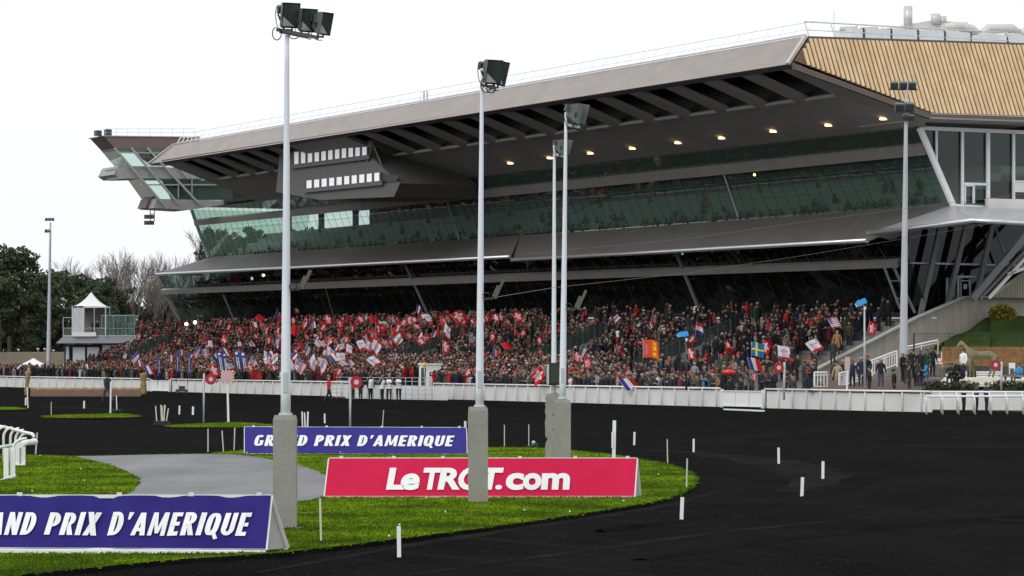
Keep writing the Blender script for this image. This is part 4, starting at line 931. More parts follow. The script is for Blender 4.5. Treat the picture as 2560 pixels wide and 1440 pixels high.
for (x0, x1, y0, y1, pxb, yb, lb, nn, pink) in ((552, 583, 926, 957, 571, 1060, 'large red and white chequered square on a white post by the far grass strip', 8, 0), (2112, 2125, 892, 923, 2117, 975, 'narrow red and white chequered board on a white post among the standing spectators', 6, 1)):
    Y = gy(yb) if yb > 1030 else 178; b = W(pxb, yb, Y); r = empty('chequered_sign', b, lb, 'chequered sign', 'chequered boards'); g = MB(); g.bar(b, W((x0+x1)/2+1, y0+18, Y), .09, .05, up=(0, 1, 0)); g.build('post', WHITE, r)
    g = MB(); a, c = W(x0, y1, Y-.06), W(x1, y0, Y-.06); nz = round(nn*(y1-y0)/(x1-x0)); 
    for i in range(nn):
        for j in range(nz):
            xa, xb_ = a.x+(c.x-a.x)*i/nn, a.x+(c.x-a.x)*(i+1)/nn; za, zb_ = a.z+(c.z-a.z)*j/nz, a.z+(c.z-a.z)*(j+1)/nz
            g.quad((xa, a.y, za), (xb_, a.y, za), (xb_, a.y, zb_), (xa, a.y, zb_), (i+j) % 2)
    g.box(((a.x+c.x)/2, a.y+.03, (a.z+c.z)/2), (c.x-a.x, .04, c.z-a.z)); g.build('board', [WHITE, REDP], r)
# pole mounted cameras under bright blue covers
CYAN = mat('blue_cover', (.03, .36, .78), .35, var=.1)
for (x, y, px, yb, Y, lb) in ((2153, 757, 2162, 975, 178, 'camera under a bright blue cover on a tall thin post by the side wall'), (1708, 836, 1716, 975, 190, 'camera under a bright blue cover above the terrace crowd')):
    b = W(px, yb, Y); r = empty('pole_camera', b, lb, 'camera', 'blue covered race cameras'); g = MB(); g.tube([b, W(px-1, y+8, Y)], [.07, .045], 8); g.build('post', GALV if x > 2000 else DARKM, r)
    c = W(x, y, Y); M = Matrix.Rotation(math.radians(-24 if x > 2000 else -8), 3, 'Y'); g = MB(); g.box(c, (.6, .3, .26), M=M); g.box(c+M @ Vector((.02, 0, .14)), (.5, .26, .06), M=M); g.build('cover', CYAN, r)
    g = MB(); g.box(c+M @ Vector((-.32, 0, -.02)), (.06, .2, .18), M=M); g.build('lens_hood', WHITE, r); g = MB(); g.box(W(px, y+13, Y), (.12, .1, .18)); g.build('mount', WHITE, r)
# ================================================================== RAILS
def rail_fence(label, pts, post_every, h=1.12, panel=True, rail_r=.055, name='running_rail', gap=.0, low=False, limit=100):
    """pts: pixel ground points along the rail (rail stands on z=0)"""
    P = [G(x, y, 0) for x, y in pts]; r = empty(name, P[0], label, 'rail')
    g = MB(); g.tube([p+Vector((0, 0, h)) for p in P], rail_r, 10); g.build('top_rail', WHITEP, r)
    if panel:
        g = MB(); q = 1
        for a, b in zip(P[:-1], P[1:]):
            o = B*.12; g.slab([a+o+Vector((0, 0, .02)), b+o+Vector((0, 0, .02)), b+o+Vector((0, 0, h-.12)), a+o+Vector((0, 0, h-.12))], B*.03)
        g.build('panel', PANEL, r)
    acc = 0; cnt = 0
    for a, b in zip(P[:-1], P[1:]):
        d = (b-a).length; x = -acc % post_every if acc else 0
        while x < d and cnt < limit:
            p = a.lerp(b, x/d); g = MB(); g.tube([p, p+Vector((0, 0, h-.22)), p+B*.0+Vector((0, 0, h-.03))], .034, 6); g.build('post', WHITEP, r); cnt += 1; x += post_every
        acc += d
    return r
def fy(x):  # base row of the long rail in the photo
    return 968+(1028-968)*(x/2160.0)
rail_fence('far white running rail with pale boards, left of the small gate', [(-60, fy(-60)), (374, fy(374))], 2.9)
rail_fence('white running rail with pale boards behind the ring and chequered signs', [(427, fy(427)), (835, fy(835)), (905, fy(905))], 2.1)
rail_fence('white running rail with pale boards between the stewards and the big gate', [(1084, fy(1084)), (1450, fy(1450)), (1800, fy(1800))], 1.75)
rail_fence('white running rail with pale boards right of the big gate', [(1912, fy(1912)), (2160, fy(2160)), (2325, 1031.5)], 1.58)
def gate(label, x0, x1, h=.98):
    a, b = G(x0, fy(x0)), G(x1, fy(x1)); r = empty('gate', a, label, 'gate', 'white gates in the running rail')
    g = MB(); g.slab([a+Vector((0, 0, .12)), b+Vector((0, 0, .12)), b+Vector((0, 0, h)), a+Vector((0, 0, h))], B*.03); g.build('leaf', WHITEP, r)
    g = MB()
    for z in (.1, h): g.bar(a-B*.03+Vector((0, 0, z)), b-B*.03+Vector((0, 0, z)), .06)
    for k in (.33, .66): g.bar(a.lerp(b, k)-B*.04+Vector((0, 0, .1)), a.lerp(b, k)-B*.04+Vector((0, 0, h)), .05)
    g.build('frame', WHITE, r)
    for kf in (.04, .21, .37, .62, .8, .97): g = MB(); g.box(d.lerp(c, kf)+Vector((0, -.01, .03)), (.07, .06, .05)); g.build('clamp', WHITE, r)
    for q in (a, b): g = MB(); g.bar(q-B*.02, q-B*.02+Vector((0, 0, h+.1)), .14); g.build('gate_post', WHITE, r)
gate('small white gate in the far rail by the wrapped post', 379, 424); gate('wide white gate in the middle of the near rail', 1806, 1908)
p, q = G(1812, 1025), G(1908, 1029); g = MB(); g.bar(p+Vector((0, 0, .04)), q+Vector((0, 0, .04)), .18, .08); tag(g.build('kerb_plank', WHITE, org=p), 'white plank lying on the track at the foot of the wide gate', 'plank')
p, q = G(1056, 999), G(1079, 1000); g = MB(); g.bar(p+Vector((0, 0, .05)), q+Vector((0, 0, .05)), .1, .08); tag(g.build('kerb_plank', WHITE, org=p), 'short white plank at the foot of the steel barrier', 'plank')
# open double rail at the right edge
def drail(label, pts, h, hooks, nposts, panel=None):
    P = [G(x, y) for x, y in pts]; r = empty('running_rail', P[0], label, 'rail'); g = MB(); g.tube([p+Vector((0, 0, h)) for p in P], .06, 10); g.build('top_rail', WHITEP, r)
    for i in range(nposts):
        p = P[0].lerp(P[-1], i/(nposts-1)); g = MB(); g.tube([p, p+Vector((0, 0, h-.25)), p+B*-.05+Vector((0, 0, h-.02))], .045, 8); g.build('post', WHITEP, r)
    return r, P
drail('white inner rail on slim posts at the right edge, in front of the pale boards', [(2316, 1036), (2640, 1036)], .93, 1, 9)
drail('outer white rail behind it with two watching men, meeting the long rail', [(2312, 1031), (2640, 1033)], 1.1, 1, 9)
g = MB(); a, b = G(2330, 1027), G(2660, 1029); g.slab([a, b, b+Vector((0, 0, 1.02)), a+Vector((0, 0, 1.02))], B*.04); tag(g.build('board_fence', PANEL, org=a), 'pale board fence behind the white rails at the right edge', 'fence')
# steel barrier grid with cabin
a, b = G(826, fy(826)+5), G(1080, fy(1080)+3); r = empty('steel_barrier', a, 'open steel barrier of horizontal bars behind the stewards in white vests', 'barrier'); g = MB()
for z in (.12, .42, .72, 1.0, 1.3, 1.55): g.tube([a.lerp(b, .0 if z < 1.2 else .05)+Vector((0, 0, z)), b+Vector((0, 0, z))], .022, 6)
for i in range(17): p = a.lerp(b, i/16); g.tube([p, p+Vector((0, 0, 1.3 if i < 3 else 1.55))], .025, 6)
g.build('bars', GALV, r); g = MB(); g.slab([a+B*1.2, b+B*1.2, b+B*1.2+Vector((0, 0, .95)), a+B*1.2+Vector((0, 0, .95))], B*.03); g.build('panel', PANEL, r)
p = Q(1047, 957, 3.5); r = empty('cabin', p, 'small white cabin with a glazed door behind the steel barrier', 'cabin'); a, b = Q(1023, 957, 3.5), Q(1072, 912, 3.5)
g = MB(); s0, _, _ = loc(b); s1, _, _ = loc(a); s1 = s0+1.7; g.lbox(s0, s1, 3.5, 4.5, .4, b.z); g.lbox(s0-.08, s1+.08, 3.42, 4.6, b.z, b.z+.1); g.build('walls', WHITE, r); sm, w = (s0+s1)/2, (s1-s0)
g = MB(); g.lbox(sm-.2*w, sm-.03*w, 3.42, 3.5, .7, b.z-.2); g.lbox(sm+.03*w, sm+.2*w, 3.42, 3.5, .7, b.z-.2); g.build('door', mat('door_glass', (.06, .09, .08), .15), r)
p = Q(1061, 912, 3.2); g = MB(); g.sphere(p, .17, sc=(.8, .8, 1.1)); g.tube([p+Vector((0, 0, -.15)), p+Vector((0, 0, -1.3))], .03, 6, m=1); tag(g.build('balloon', [mat('yellow_foil', (.75, .50, .01), .4), GALV], org=p), 'yellow oval sign on a stick in front of the white cabin', 'sign')
# near running rail with goose-neck posts (left edge)
RAILP = [(-90, 1043, 96), (-40, 1056, 92), (-8, 1064, 88), (25, 1071, 85), (62, 1081, 82), (80, 1085, 80), (84, 1089, 79)]
r = empty('running_rail', G(35, 1200), 'near white running rail on goose-neck posts curving in at the left edge', 'rail')
g = MB(); g.tube([W(x, y, Y) for x, y, Y in RAILP], .042, 12); g.tube([W(x+4, y+16, Y-.5) for x, y, Y in RAILP[5:]]+[W(66, 1106, 78), W(52, 1113, 77)], .07, 12); g.build('top_rail', WHITEP, r)
for (xb, yb, xt, yt, dx, big) in ((-8, 1135, -8, 1068, 22, 0), (9, 1138, 9, 1071, 22, 0), (26, 1140, 26, 1073, 22, 0), (39, 1142, 39, 1077, 20, 0), (47, 1150, 47, 1086, 18, 1), (33, 1180, 33, 1098, 34, 0)):
    Y = gy(max(yb, 1150)+15); g = MB(); pts = [W(xb, yb+15, Y), W(xb, yt+22, Y)]
    for i in range(1, 7):
        a_ = math.radians(i*15); pts.append(W(xb+dx*(1-math.cos(a_)), yt+22-24*math.sin(a_), Y))
    g.tube(pts, .034, 8); g.build('post', WHITEP, r)
for (x0, x1, y0, y1, Y) in ((8, 36, 1120, 1204, 74), (36, 62, 1100, 1166, 83)):
    g = MB(); a, b = W(x0, y1, Y), W(x1, y0, Y); g.box(((a.x+b.x)/2-.06, Y, (a.z+b.z)/2), ((b.x-a.x)*.42, .1, b.z-a.z)); g.box(((a.x+b.x)/2+.075, Y+.1, (a.z+b.z)/2), ((b.x-a.x)*.42, .1, b.z-a.z)); g.box(((a.x+b.x)/2, Y, a.z+.03), ((b.x-a.x)*1.15, .2, .05)); g.build('end_post', WHITEP, r)
g = MB(); g.tube([W(-60, 1228, 71), W(36, 1190, 74)], .05, 10); g.tube([W(-60, 1128, 78), W(36, 1112, 79)], .04, 8); g.build('lower_rail', WHITEP, r)
# brushwood hurdle and wrapped posts
a, b = G(76, 991), G(352, 991); BRUSH = mat('brushwood', (.34, .20, .085), .9, var=.25, scale=4, bump=.6, stretch=(.6, .6, 4)); r = empty('hurdle', a, 'long brown brushwood hurdle on a pale base across the far track', 'hurdle')
g = MB(); k = 40; g.tube([a.lerp(b, i/k)+Vector((0, .2, .53+.02*math.sin(i*1.7))) for i in range(k+1)], [.15+.02*math.sin(i*2.3) for i in range(k+1)], 10); g.build('brush_roll', BRUSH, r)
g = MB(); g.slab([a, b, b+Vector((0, 0, .5)), a+Vector((0, 0, .5))], Vector((0, .1, 0))); g.build('base_board', mat('dull_pink_board', (.20, .125, .095), .8, var=.15), r)
for (x, y0, y1, wdt, lb) in ((66, 928, 989, 11, 'left wrapped straw-coloured post at the end of the brushwood hurdle'), (360, 932, 987, 14, 'right wrapped straw-coloured post at the end of the brushwood hurdle')):
    Y = gy(y1); p = W(x, y1, Y); h = (y1-y0)*Y/F; w = wdt*Y/F/2; g = MB(); rr = random.Random(x); pts = [p+Vector((rr.uniform(-.03, .03)+(.12*i/9 if x < 100 else -.06*i/9), 0, h*i/9)) for i in range(10)]; g.tube(pts, [w*(1.0+.25*rr.uniform(-1, 1)+(.45 if i > 7 else 0)) for i in range(10)], 10)
    tag(g.build('padded_post', mat('straw_wrap', (.30, .215, .085), .9, var=.3, scale=5, bump=.6), org=p), lb, 'padded post', 'straw wrapped hurdle posts')
# little mower-like machine by the rail
p = Q(455, 981, -.6); p.z = 0; g = MB(); g.box(p+Vector((0, 0, .25)), (.9, .5, .2)); g.box(p+Vector((0, 0, .48)), (.5, .4, .28)); g.box(p+Vector((-.35, 0, .3)), (.4, .3, .08), 1)
for dx in (-.4, .4): g.disc(p+Vector((dx, -.25, .14)), (0, 1, 0), .14, .08)
tag(g.build('utility_trolley', [DARKM, GALV], org=p), 'small dark trolley parked against the far rail', 'trolley')
# ================================================================== FAR LEFT: PAVILION, TENTS, WALL
YP = 352
def V(x, y, Y=YP): return W(x, y, Y)
def fbox(g, x0, y0, x1, y1, Y, d, m=0): a, b = W(x0, y1, Y), W(x1, y0, Y); g.box(((a.x+b.x)/2, Y+d/2, (a.z+b.z)/2), (b.x-a.x, d, b.z-a.z), m)
r = empty('pavilion', V(240, 925), 'low white pavilion with a grey overhanging deck carrying a glass box and a tent', 'pavilion')
g = MB(); fbox(g, 182, 868, 212, 945, YP+1, 5); fbox(g, 218, 868, 248, 945, YP+1, 5); fbox(g, 256, 862, 342, 945, YP+1, 5); fbox(g, 165, 866, 172, 945, YP+1, 5); g.build('walls', mat('pale_render', (.50, .52, .55), .7, var=.05), r)
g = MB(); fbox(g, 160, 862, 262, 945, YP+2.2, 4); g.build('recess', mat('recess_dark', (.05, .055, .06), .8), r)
g = MB(); D5 = Vector((0, 6, 0)); g.slab([V(158, 841), V(345, 841), V(338, 858), V(140, 858)], D5); g.build('deck', mat('deck_fascia', (.32, .33, .36), .6, var=.05), r)
g = MB(); fbox(g, 157, 838, 345, 841, YP-.05, 6.2); g.build('deck_edge', GALV, r)
g = MB(); g.quad(V(158, 820), V(268, 820), V(268, 841), V(158, 841)); g.build('glass_rail', GLASSG, r)
g = MB(); 
for x in (158, 180, 206, 236): g.bar(V(x, 794 if x == 158 else 820), V(x, 841), .07)
g.bar(V(158, 794), V(180, 794), .07); g.bar(V(158, 820), V(268, 820), .05); g.build('rail_frame', GALV, r)
bx = [V(250, 790, YP+.5), V(336, 790, YP+.5)]
g = MB(); a, b = V(254, 841, YP+.3), V(336, 790, YP+.3); g.quad((a.x, a.y, a.z), (b.x, a.y, a.z), (b.x, a.y, b.z), (a.x, a.y, b.z)); g.quad((a.x, a.y, a.z), (a.x, a.y+3.5, a.z), (a.x, a.y+3.5, b.z), (a.x, a.y, b.z)); g.quad((b.x, a.y, a.z), (b.x, a.y+3.5, a.z), (b.x, a.y+3.5, b.z), (b.x, a.y, b.z)); g.quad((a.x, a.y+3.5, a.z), (b.x, a.y+3.5, a.z), (b.x, a.y+3.5, b.z), (a.x, a.y+3.5, b.z)); g.build('glass_box', GLASSG, r)
g = MB(); g.box(((a.x+b.x)/2, a.y+1.75, b.z+.06), (b.x-a.x+.1, 3.6, .12))
for x in (254, 268, 284, 315, 336): q = V(x, 841, YP+.25); g.bar(q, Vector((q.x, q.y, b.z)), .08)
g.bar(V(254, 821, YP+.2), V(336, 821, YP+.2), .05)
g.build('box_frame', mat('green_frame', (.22, .34, .30), .4), r)
TENTM = mat('tent_canvas', (.82, .83, .83), .6, var=.02)
def peak_tent(label, x0, x1, ytop, yeave, yb, Y, walls=True, curve=1.7, z0=None):
    a, b = W(x0, yeave, Y), W(x1, yeave, Y); w = b.x-a.x; cx = (a.x+b.x)/2; cy = Y+w/2; ze_, zt = a.z, W(x0, ytop, Y).z; zb = W(x0, yb, Y).z
    r = empty('tent', Vector((cx, cy, zb)), label, 'tent', 'white peaked tents'); g = MB(); n = 12; rings = []
    for i in range(n+1):
        k = i/n; hw = w/2*(1-k); z = ze_+(zt-ze_)*(k**curve); rings.append([Vector((cx-hw, cy-hw, z)), Vector((cx, cy-hw*1.0, z)), Vector((cx+hw, cy-hw, z)), Vector((cx+hw, cy+hw, z)), Vector((cx-hw, cy+hw, z))])
    vs = [p for q in rings for p in q]; fs = [(i*5+j, i*5+(j+1) % 5, (i+1)*5+(j+1) % 5, (i+1)*5+j) for i in range(n) for j in range(5)]; g.add(vs, fs, 0, False)
    ns = 14
    for s_, (p, q) in enumerate(((rings[0][0], rings[0][2]), (rings[0][2], rings[0][3]), (rings[0][3], rings[0][4]), (rings[0][4], rings[0][0]))):
        for i in range(ns): u0, u1 = p.lerp(q, i/ns), p.lerp(q, (i+1)/ns); m_ = (u0+u1)/2; g.add([u0, u1, u1+Vector((0, 0, -.14)), m_+Vector((0, 0, -.22)), u0+Vector((0, 0, -.14))], [(0, 1, 2, 3, 4)])
    g.build('canopy', TENTM, r)
    for p in (rings[0][0], rings[0][2], rings[0][3], rings[0][4]): g = MB(); g.bar(Vector((p.x, p.y, zb)), p, .09); g.build('pole', WHITE, r)
    if walls:
        for k in (.16, .33, .66): p = rings[0][0].lerp(rings[0][2], k); g = MB(); g.bar(Vector((p.x, p.y, zb)), p, .05); g.build('pole', WHITE, r)
    if walls:
        g = MB(); p, q = rings[0][0], rings[0][2]; c, d = p.lerp(q, .36), p.lerp(q, .36); g.slab([Vector((p.x, p.y, zb)), Vector((c.x, c.y, zb)), c, p], Vector((0, .05, 0))); e = p.lerp(q, .96)
        g.build('wall_panel', mat('tent_side', (.55, .57, .62), .6), r); g = MB(); g.slab([rings[0][4]-Vector((0, 0, ze_-zb)), rings[0][3]-Vector((0, 0, ze_-zb)), rings[0][3], rings[0][4]], Vector((0, .05, 0))); g.build('wall_panel', mat('tent_back', (.20, .16, .15), .8), r)
        g = MB(); g.slab([Vector((p.x, p.y-.05, zb)), Vector((e.x-.9, e.y-.05, zb)), Vector((e.x-.9, e.y-.05, zb+.45)), Vector((p.x, p.y-.05, zb+.45))], Vector((0, .05, 0))); g.build('counter', WHITE, r)
    else:
        g = MB(); p, q = rings[0][0], rings[0][2]; g.slab([Vector((p.x, p.y+.1, zb)), Vector((q.x, p.y+.1, zb)), q+Vector((0, .1, -.0)), p+Vector((0, .1, 0))], Vector((0, .04, 0))); g.build('side_wall', TENTM, r)
peak_tent('pointed white tent standing on the pavilion deck', 181, 264, 729, 765, 841, YP-.3)
peak_tent('low white tent behind the crowd at the far left', 40, 116, 895, 914, 945, 338, walls=False, curve=1.35)
g = MB(); YW = 390; a, b, c = W(-120, 945, YW), W(170, 945, YW), W(140, 945, YW-14); zt = W(0, 880, YW).z
g.slab([a, b, Vector((b.x, b.y, zt)), Vector((a.x, a.y, zt))], Vector((0, .4, 0))); g.slab([b, c, Vector((c.x, c.y, .2)), Vector((b.x, b.y, zt))], Vector((.3, 0, 0)))
for i in range(60): x = a.x+(b.x-a.x)*i/60; g.box((x, YW-.04, (zt+.0)/2), (.05, .08, zt-.1))
tag(g.build('boundary_wall', mat('tan_concrete', (.30, .26, .19), .85, var=.08, stretch=(1, 1, .5)), org=a), 'tan board-marked concrete wall under the pines at the far left', 'wall')
for (x, y) in ((95, 872), (112, 872), (134, 876), (46, 874)):
    g = MB(); p = W(x, 880, YW); q = W(x, y, YW); g.tube([p, q], .04, 5); g.box(q, (.3, .2, .16)); 
    tag(g.build('wall_lamp', mat('lamp_white', (.6, .6, .6), .5), org=p), 'small pale lamp on a stalk standing on the tan wall top', 'lamp', 'small lamps on the tan wall')
# ================================================================== TREES
LEAFD = mat('pine_needles', (.070, .090, .046), .9, c2=(.036, .054, .032), scale=.4, spec=.15); LEAFD2 = mat('pine_needles_light', (.10, .12, .06), .9, c2=(.06, .08, .042), scale=.4, spec=.15)
BARK = mat('bark', (.10, .075, .06), .9, var=.25, scale=2); TWIG = mat('winter_twigs', (.215, .18, .165), .9, var=.15, scale=1); YELL = mat('gold_leaves', (.36, .30, .02), .8, var=.25, scale=1.5); GRN2 = mat('hedge_leaves', (.032, .050, .018), .9, var=.3, scale=1.5)
def leafmesh(name, blobs, n, size, mats, wts=(.6, .4), flat=.6, seed=1):
    rr = np.random.default_rng(seed); V_ = []; F_ = []; mi = []
    tot = sum(b[1]**2 for b in blobs)
    for (c, rad) in blobs:
        k = int(n*rad**2/tot); d = rr.normal(size=(k, 3)); d /= np.linalg.norm(d, axis=1)[:, None]; q = rad*(rr.random(k)**.35)[:, None]; P = np.array(c)+d*q*np.array([1, 1, flat])
        a = rr.normal(size=(k, 3)); a /= np.linalg.norm(a, axis=1)[:, None]; b = np.cross(a, rr.normal(size=(k, 3))); b /= np.linalg.norm(b, axis=1)[:, None]; s_ = size*(.5+rr.random(k))[:, None]
        quads = np.stack([P-a*s_-b*s_*.5, P+a*s_-b*s_*.35, P+a*s_+b*s_*.35, P-a*s_+b*s_*.5], 1).reshape(-1, 3); o = len(V_); V_ += quads.tolist()
        for i in range(k): F_.append((o+4*i, o+4*i+1, o+4*i+2, o+4*i+3)); mi.append(0 if rr.random() < wts[0] else 1)
    me = bpy.data.meshes.new(name); me.from_pydata(V_, [], F_)
    for m in mats: me.materials.append(m)
    me.polygons.foreach_set('material_index', mi); return me
def make_pine(seed, hgt=14):
    rr = random.Random(seed); r = bpy.data.objects.new('pine_tree', None); col.objects.link(r); ORG[r.name] = Vector((0, 0, 0))
    g = MB(); g.tube([(0, 0, -.5), (.15, 0, hgt*.4), (.3, .1, hgt*.85)], [.32, .24, .08], 8); blobs = []
    for i in range(26):
        z = hgt*rr.uniform(.36, .98); sp = (1-((z/hgt)-.55)**2*3.2)*hgt*.24; a = rr.uniform(0, 6.28); d = sp*rr.uniform(.2, 1); c = (d*math.cos(a), d*math.sin(a), z); rad = hgt*rr.uniform(.06, .11); blobs.append((c, rad))
        g.tube([(.15, 0, z-1.2), (c[0]*.6, c[1]*.6, z-.5), c], [.1, .06, .03], 5)
        for _ in range(3): blobs.append(((c[0]+rr.uniform(-1, 1)*rad*1.2, c[1]+rr.uniform(-1, 1)*rad*1.2, z+rr.uniform(.1, 1)*rad*.9), rad*.42))
    g.build('trunk', BARK, r); me = leafmesh('crown', blobs, 5200, .2, [LEAFD, LEAFD2], seed=seed); o = bpy.data.objects.new('crown', me); col.objects.link(o); o.parent = r; return r
protos = [make_pine(3), make_pine(8), make_pine(15)]
pines = [(-25, 640, 425), (25, 632, 420), (70, 672, 430), (108, 690, 405), (150, 690, 415), (196, 694, 400), (238, 698, 420), (285, 724, 430), (-60, 650, 410), (0, 700, 392), (60, 735, 396), (140, 745, 398), (225, 735, 392), (330, 765, 435)]
plab = ['dark pine at the picture edge, left of the tallest one', 'tallest dark pine at the far left', 'dark pine right of the tallest one, left of the grey mast', 'low dark pine directly behind the lone grey mast', 'dark pine with a small pointed top right of the lone mast', 'dark pine with a bushy crown behind the pointed tent', 'dark flat-topped pine right of the pointed tent', 'dark pine before the bare trees', 'dark pine cropped by the left picture edge', 'lower dark pine under the tallest one', 'lower dark pine behind the low white tent', 'lower dark pine behind the foot of the lone mast', 'lower dark pine directly behind the pavilion', 'low dark pine above the glass box, by the bare trunks']
for i, (x, y, Y) in enumerate(pines):
    h = 2.8+(900-y)*Y/F; o = protos[i] if i < 3 else clone(protos[i % 3]); k = h/14.2
    o.location = ((x-1280)/F*Y, Y, 0); o.scale = (k*(1.15 if y > 690 else 1), k, k); o.rotation_euler = (0, 0, i*1.9); tag(o, plab[i], 'tree', 'dark pines beyond the left end'); ORG[o.name] = Vector(o.location)
def make_bare(seed, hgt=14, levels=5):
    rr = random.Random(seed); r = bpy.data.objects.new('bare_tree', None); col.objects.link(r); ORG[r.name] = Vector((0, 0, 0)); g = MB(); tw = MB()
    def br(p, d, ln, rad, lv):
        q = p+d*ln; mid = p+d*ln*.5+Vector((rr.uniform(-1, 1), rr.uniform(-1, 1), 0))*ln*.06
        (g if lv > 2 else tw).tube([p, mid, q], [rad, rad*.8, rad*.6], 5 if lv > 2 else 3, cap=False)
        if lv == 0: return
        for _ in range(3 if lv > 1 else 4):
            nd = (d+Vector((rr.uniform(-1, 1), rr.uniform(-1, 1), rr.uniform(-.1, .7)))*.55).normalized(); br(p+d*ln*rr.uniform(.5, 1), nd, ln*rr.uniform(.6, .8), max(.014, rad*.55), lv-1)
    br(Vector((0, 0, -.3)), Vector((0, 0, 1)), hgt*.32, .17, levels); g.build('trunk', BARK, r); tw.build('twigs', TWIG, r); return r
bp_ = [make_bare(2), make_bare(5), make_bare(9)]
bh_ = [max(v.co.z for ch in q.children for v in ch.data.vertices) for q in bp_]
bl_ = [(205, 672, 445), (245, 665, 450), (275, 668, 440), (305, 652, 445), (335, 662, 452), (360, 668, 440), (385, 676, 448), (412, 668, 455), (440, 660, 450), (470, 676, 452), (320, 690, 428), (355, 700, 432), (395, 700, 430), (425, 700, 436)]
bn = ['leftmost bare grey tree above the pines', 'bare grey tree left of the tallest bare crown', 'bare grey tree behind the pointed tent peak', 'tallest bare tree right of the pines', 'bare tree right of the tallest bare crown', 'bare tree midway between pines and the stand', 'bare tree left of the canopy tip', 'bare tree directly behind the canopy tip', 'bare tree seen just above the canopy tip', 'bare tree half hidden by the glazed gable', 'nearer slim bare tree behind the glass box', 'nearer bare tree at the right end of the pavilion', 'nearer bare tree left of the lower glazed gable', 'nearer bare tree showing under the canopy tip']
for i, (x, y, Y) in enumerate(bl_):
    h = 2.8+(900-y)*Y/F; o = bp_[i] if i < 3 else clone(bp_[i % 3]); k = 1.12*h/bh_[i % 3]; o.location = ((x-1280)/F*Y, Y, 0); o.scale = (k*.85, k*.85, k); o.rotation_euler = (0, 0, i*2.3); tag(o, bn[i], 'tree', 'bare winter trees beyond the left end')
x, y, Y = 515, 585, 380; o = clone(protos[1]); k = (2.8+(900-y)*Y/F)/14.2; o.location = ((x-1280)/F*Y, Y+8, 0); o.scale = (k*.42, k*.42, k); tag(o, 'slender layered evergreen seen through and beside the upper glazed gable', 'tree')
for i, (x, y, Y, pr, sx, lb) in enumerate(((560, 585, 440, protos[0], .8, 'dark pine seen through the upper glazing left of the first mast'), (610, 600, 445, bp_[1], .8, 'bare tree seen through the upper glazing between two pines'), (655, 575, 440, protos[2], .8, 'dark pine seen through the upper glazing just left of the first mast'), (700, 570, 450, bp_[2], .9, 'bare tree seen through the glazing directly behind the first mast'), (760, 590, 440, protos[1], .8, 'dark pine seen through the upper glazing right of the first mast'), (540, 560, 455, bp_[0], .9, 'bare tree seen through the corner of the upper gable'))):
    o = clone(pr); h = 2.8+(900-y)*Y/F; b_h = 14.2 if pr in protos else bh_[bp_.index(pr)]; k = h/b_h; o.location = ((x-1280)/F*Y, Y, 0); o.scale = (k*sx, k*sx, k); o.rotation_euler = (0, 0, i*1.3); tag(o, lb, 'tree', 'trees seen through the stand')
# the wood behind: one dark mass
rr = random.Random(4); blobs = []
for i in range(150): blobs.append(((rr.uniform(-1.9, -.3)*0+(rr.uniform(-150, 470)-1280)/F*452, 452+rr.uniform(-6, 8), rr.uniform(.5, 8.5 if i % 3 else 11.2)), rr.uniform(1.4, 2.6)))
me = leafmesh('woods', blobs, 22000, .42, [mat('wood_dark', (.034, .042, .027), .9, var=.3), mat('wood_brown', (.075, .062, .05), .9, var=.3)], flat=1, seed=5); o = bpy.data.objects.new('woods', me); col.objects.link(o); tag(o, 'dark undergrowth and far wood behind the pines at the left', 'woods', kind='stuff')
# ================================================================== RIGHT HAND GARDEN
YR = 192
EMB = ground_mat('bank_grass', (.05, .085, .015), (.028, .05, .012), .6, .95, .8, spec=.1)
g = MB(); a = L(38.5, 21, 1.3); pts0 = []
poly_top = [(2335, 868), (2360, 856), (2476, 792), (2700, 786)]; 
for (x0, y0), (x1, y1) in zip(poly_top[:-1], poly_top[1:]):
    p, q = R(x0, y0, 39.2), R(x1, y1, 39.2); pl, ql = R(x0, 875, 27), R(x1, 874, 27); k = 8
    for i in range(k):
        for j in range(6):
            f = lambda u_, v: p.lerp(q, u_).lerp(pl.lerp(ql, u_), v)+Vector((0, 0, .12*math.sin(u_*9+v*7)))
            g.quad(f(i/k, (j+1)/6), f((i+1)/k, (j+1)/6), f((i+1)/k, j/6), f(i/k, j/6))
struct('grass_bank', g, EMB)
# rounded yellow green bush
c = R(2506, 784, 38.2); rad = 28*c.y/F; r = empty('round_bush', c-Vector((0, 0, rad)), 'clipped round bush with a golden top on the bank at the right', 'bush'); me = leafmesh('foliage', [((0, 0, rad*.98), rad*1.02), ((.25, -.2, rad*.95), rad*.9), ((-.25, -.1, rad*.95), rad*.92)], 9000, .07, [GRN2, YELL], (.35, .65), flat=.88, seed=4); o = bpy.data.objects.new('foliage', me); col.objects.link(o); o.parent = r
g = MB(); g.tube([c-Vector((0, 0, rad*1.3)), c], .06, 6); g.build('stem', BARK, r)
def hedge(label, px0, px1, y0, y1, Y, d, m=GRN2, nm='hedge'):
    a, b = W(px0, y1, Y), W(px1, y0, Y); bl = []; n = int((b.x-a.x)/.35)+2
    for i in range(n):
        for zz in np.arange(0, b.z-a.z-.1, .3): bl.append(((a.x+(b.x-a.x)*i/(n-1), Y+random.uniform(0, d), a.z+zz+.15), .3))
    me = leafmesh(nm, bl, 700+n*90, .07, [m, m], flat=.9, seed=int(px0)); o = bpy.data.objects.new(nm, me); col.objects.link(o); tag(o, label, 'hedge')
hedge('low dark clipped hedge in front of the statue plinth', 2320, 2440, 966, 984, 178, .8); hedge('short dark hedge beside the picnic tables', 2488, 2600, 966, 984, 178, .8)
g = MB(); a, b = W(2350, 915, 199), W(2620, 867, 199); g.slab([(a.x, 199, a.z), (b.x, 199, a.z), (b.x, 199, b.z), (a.x+.2, 199, b.z)], Vector((0, .5, 0)))
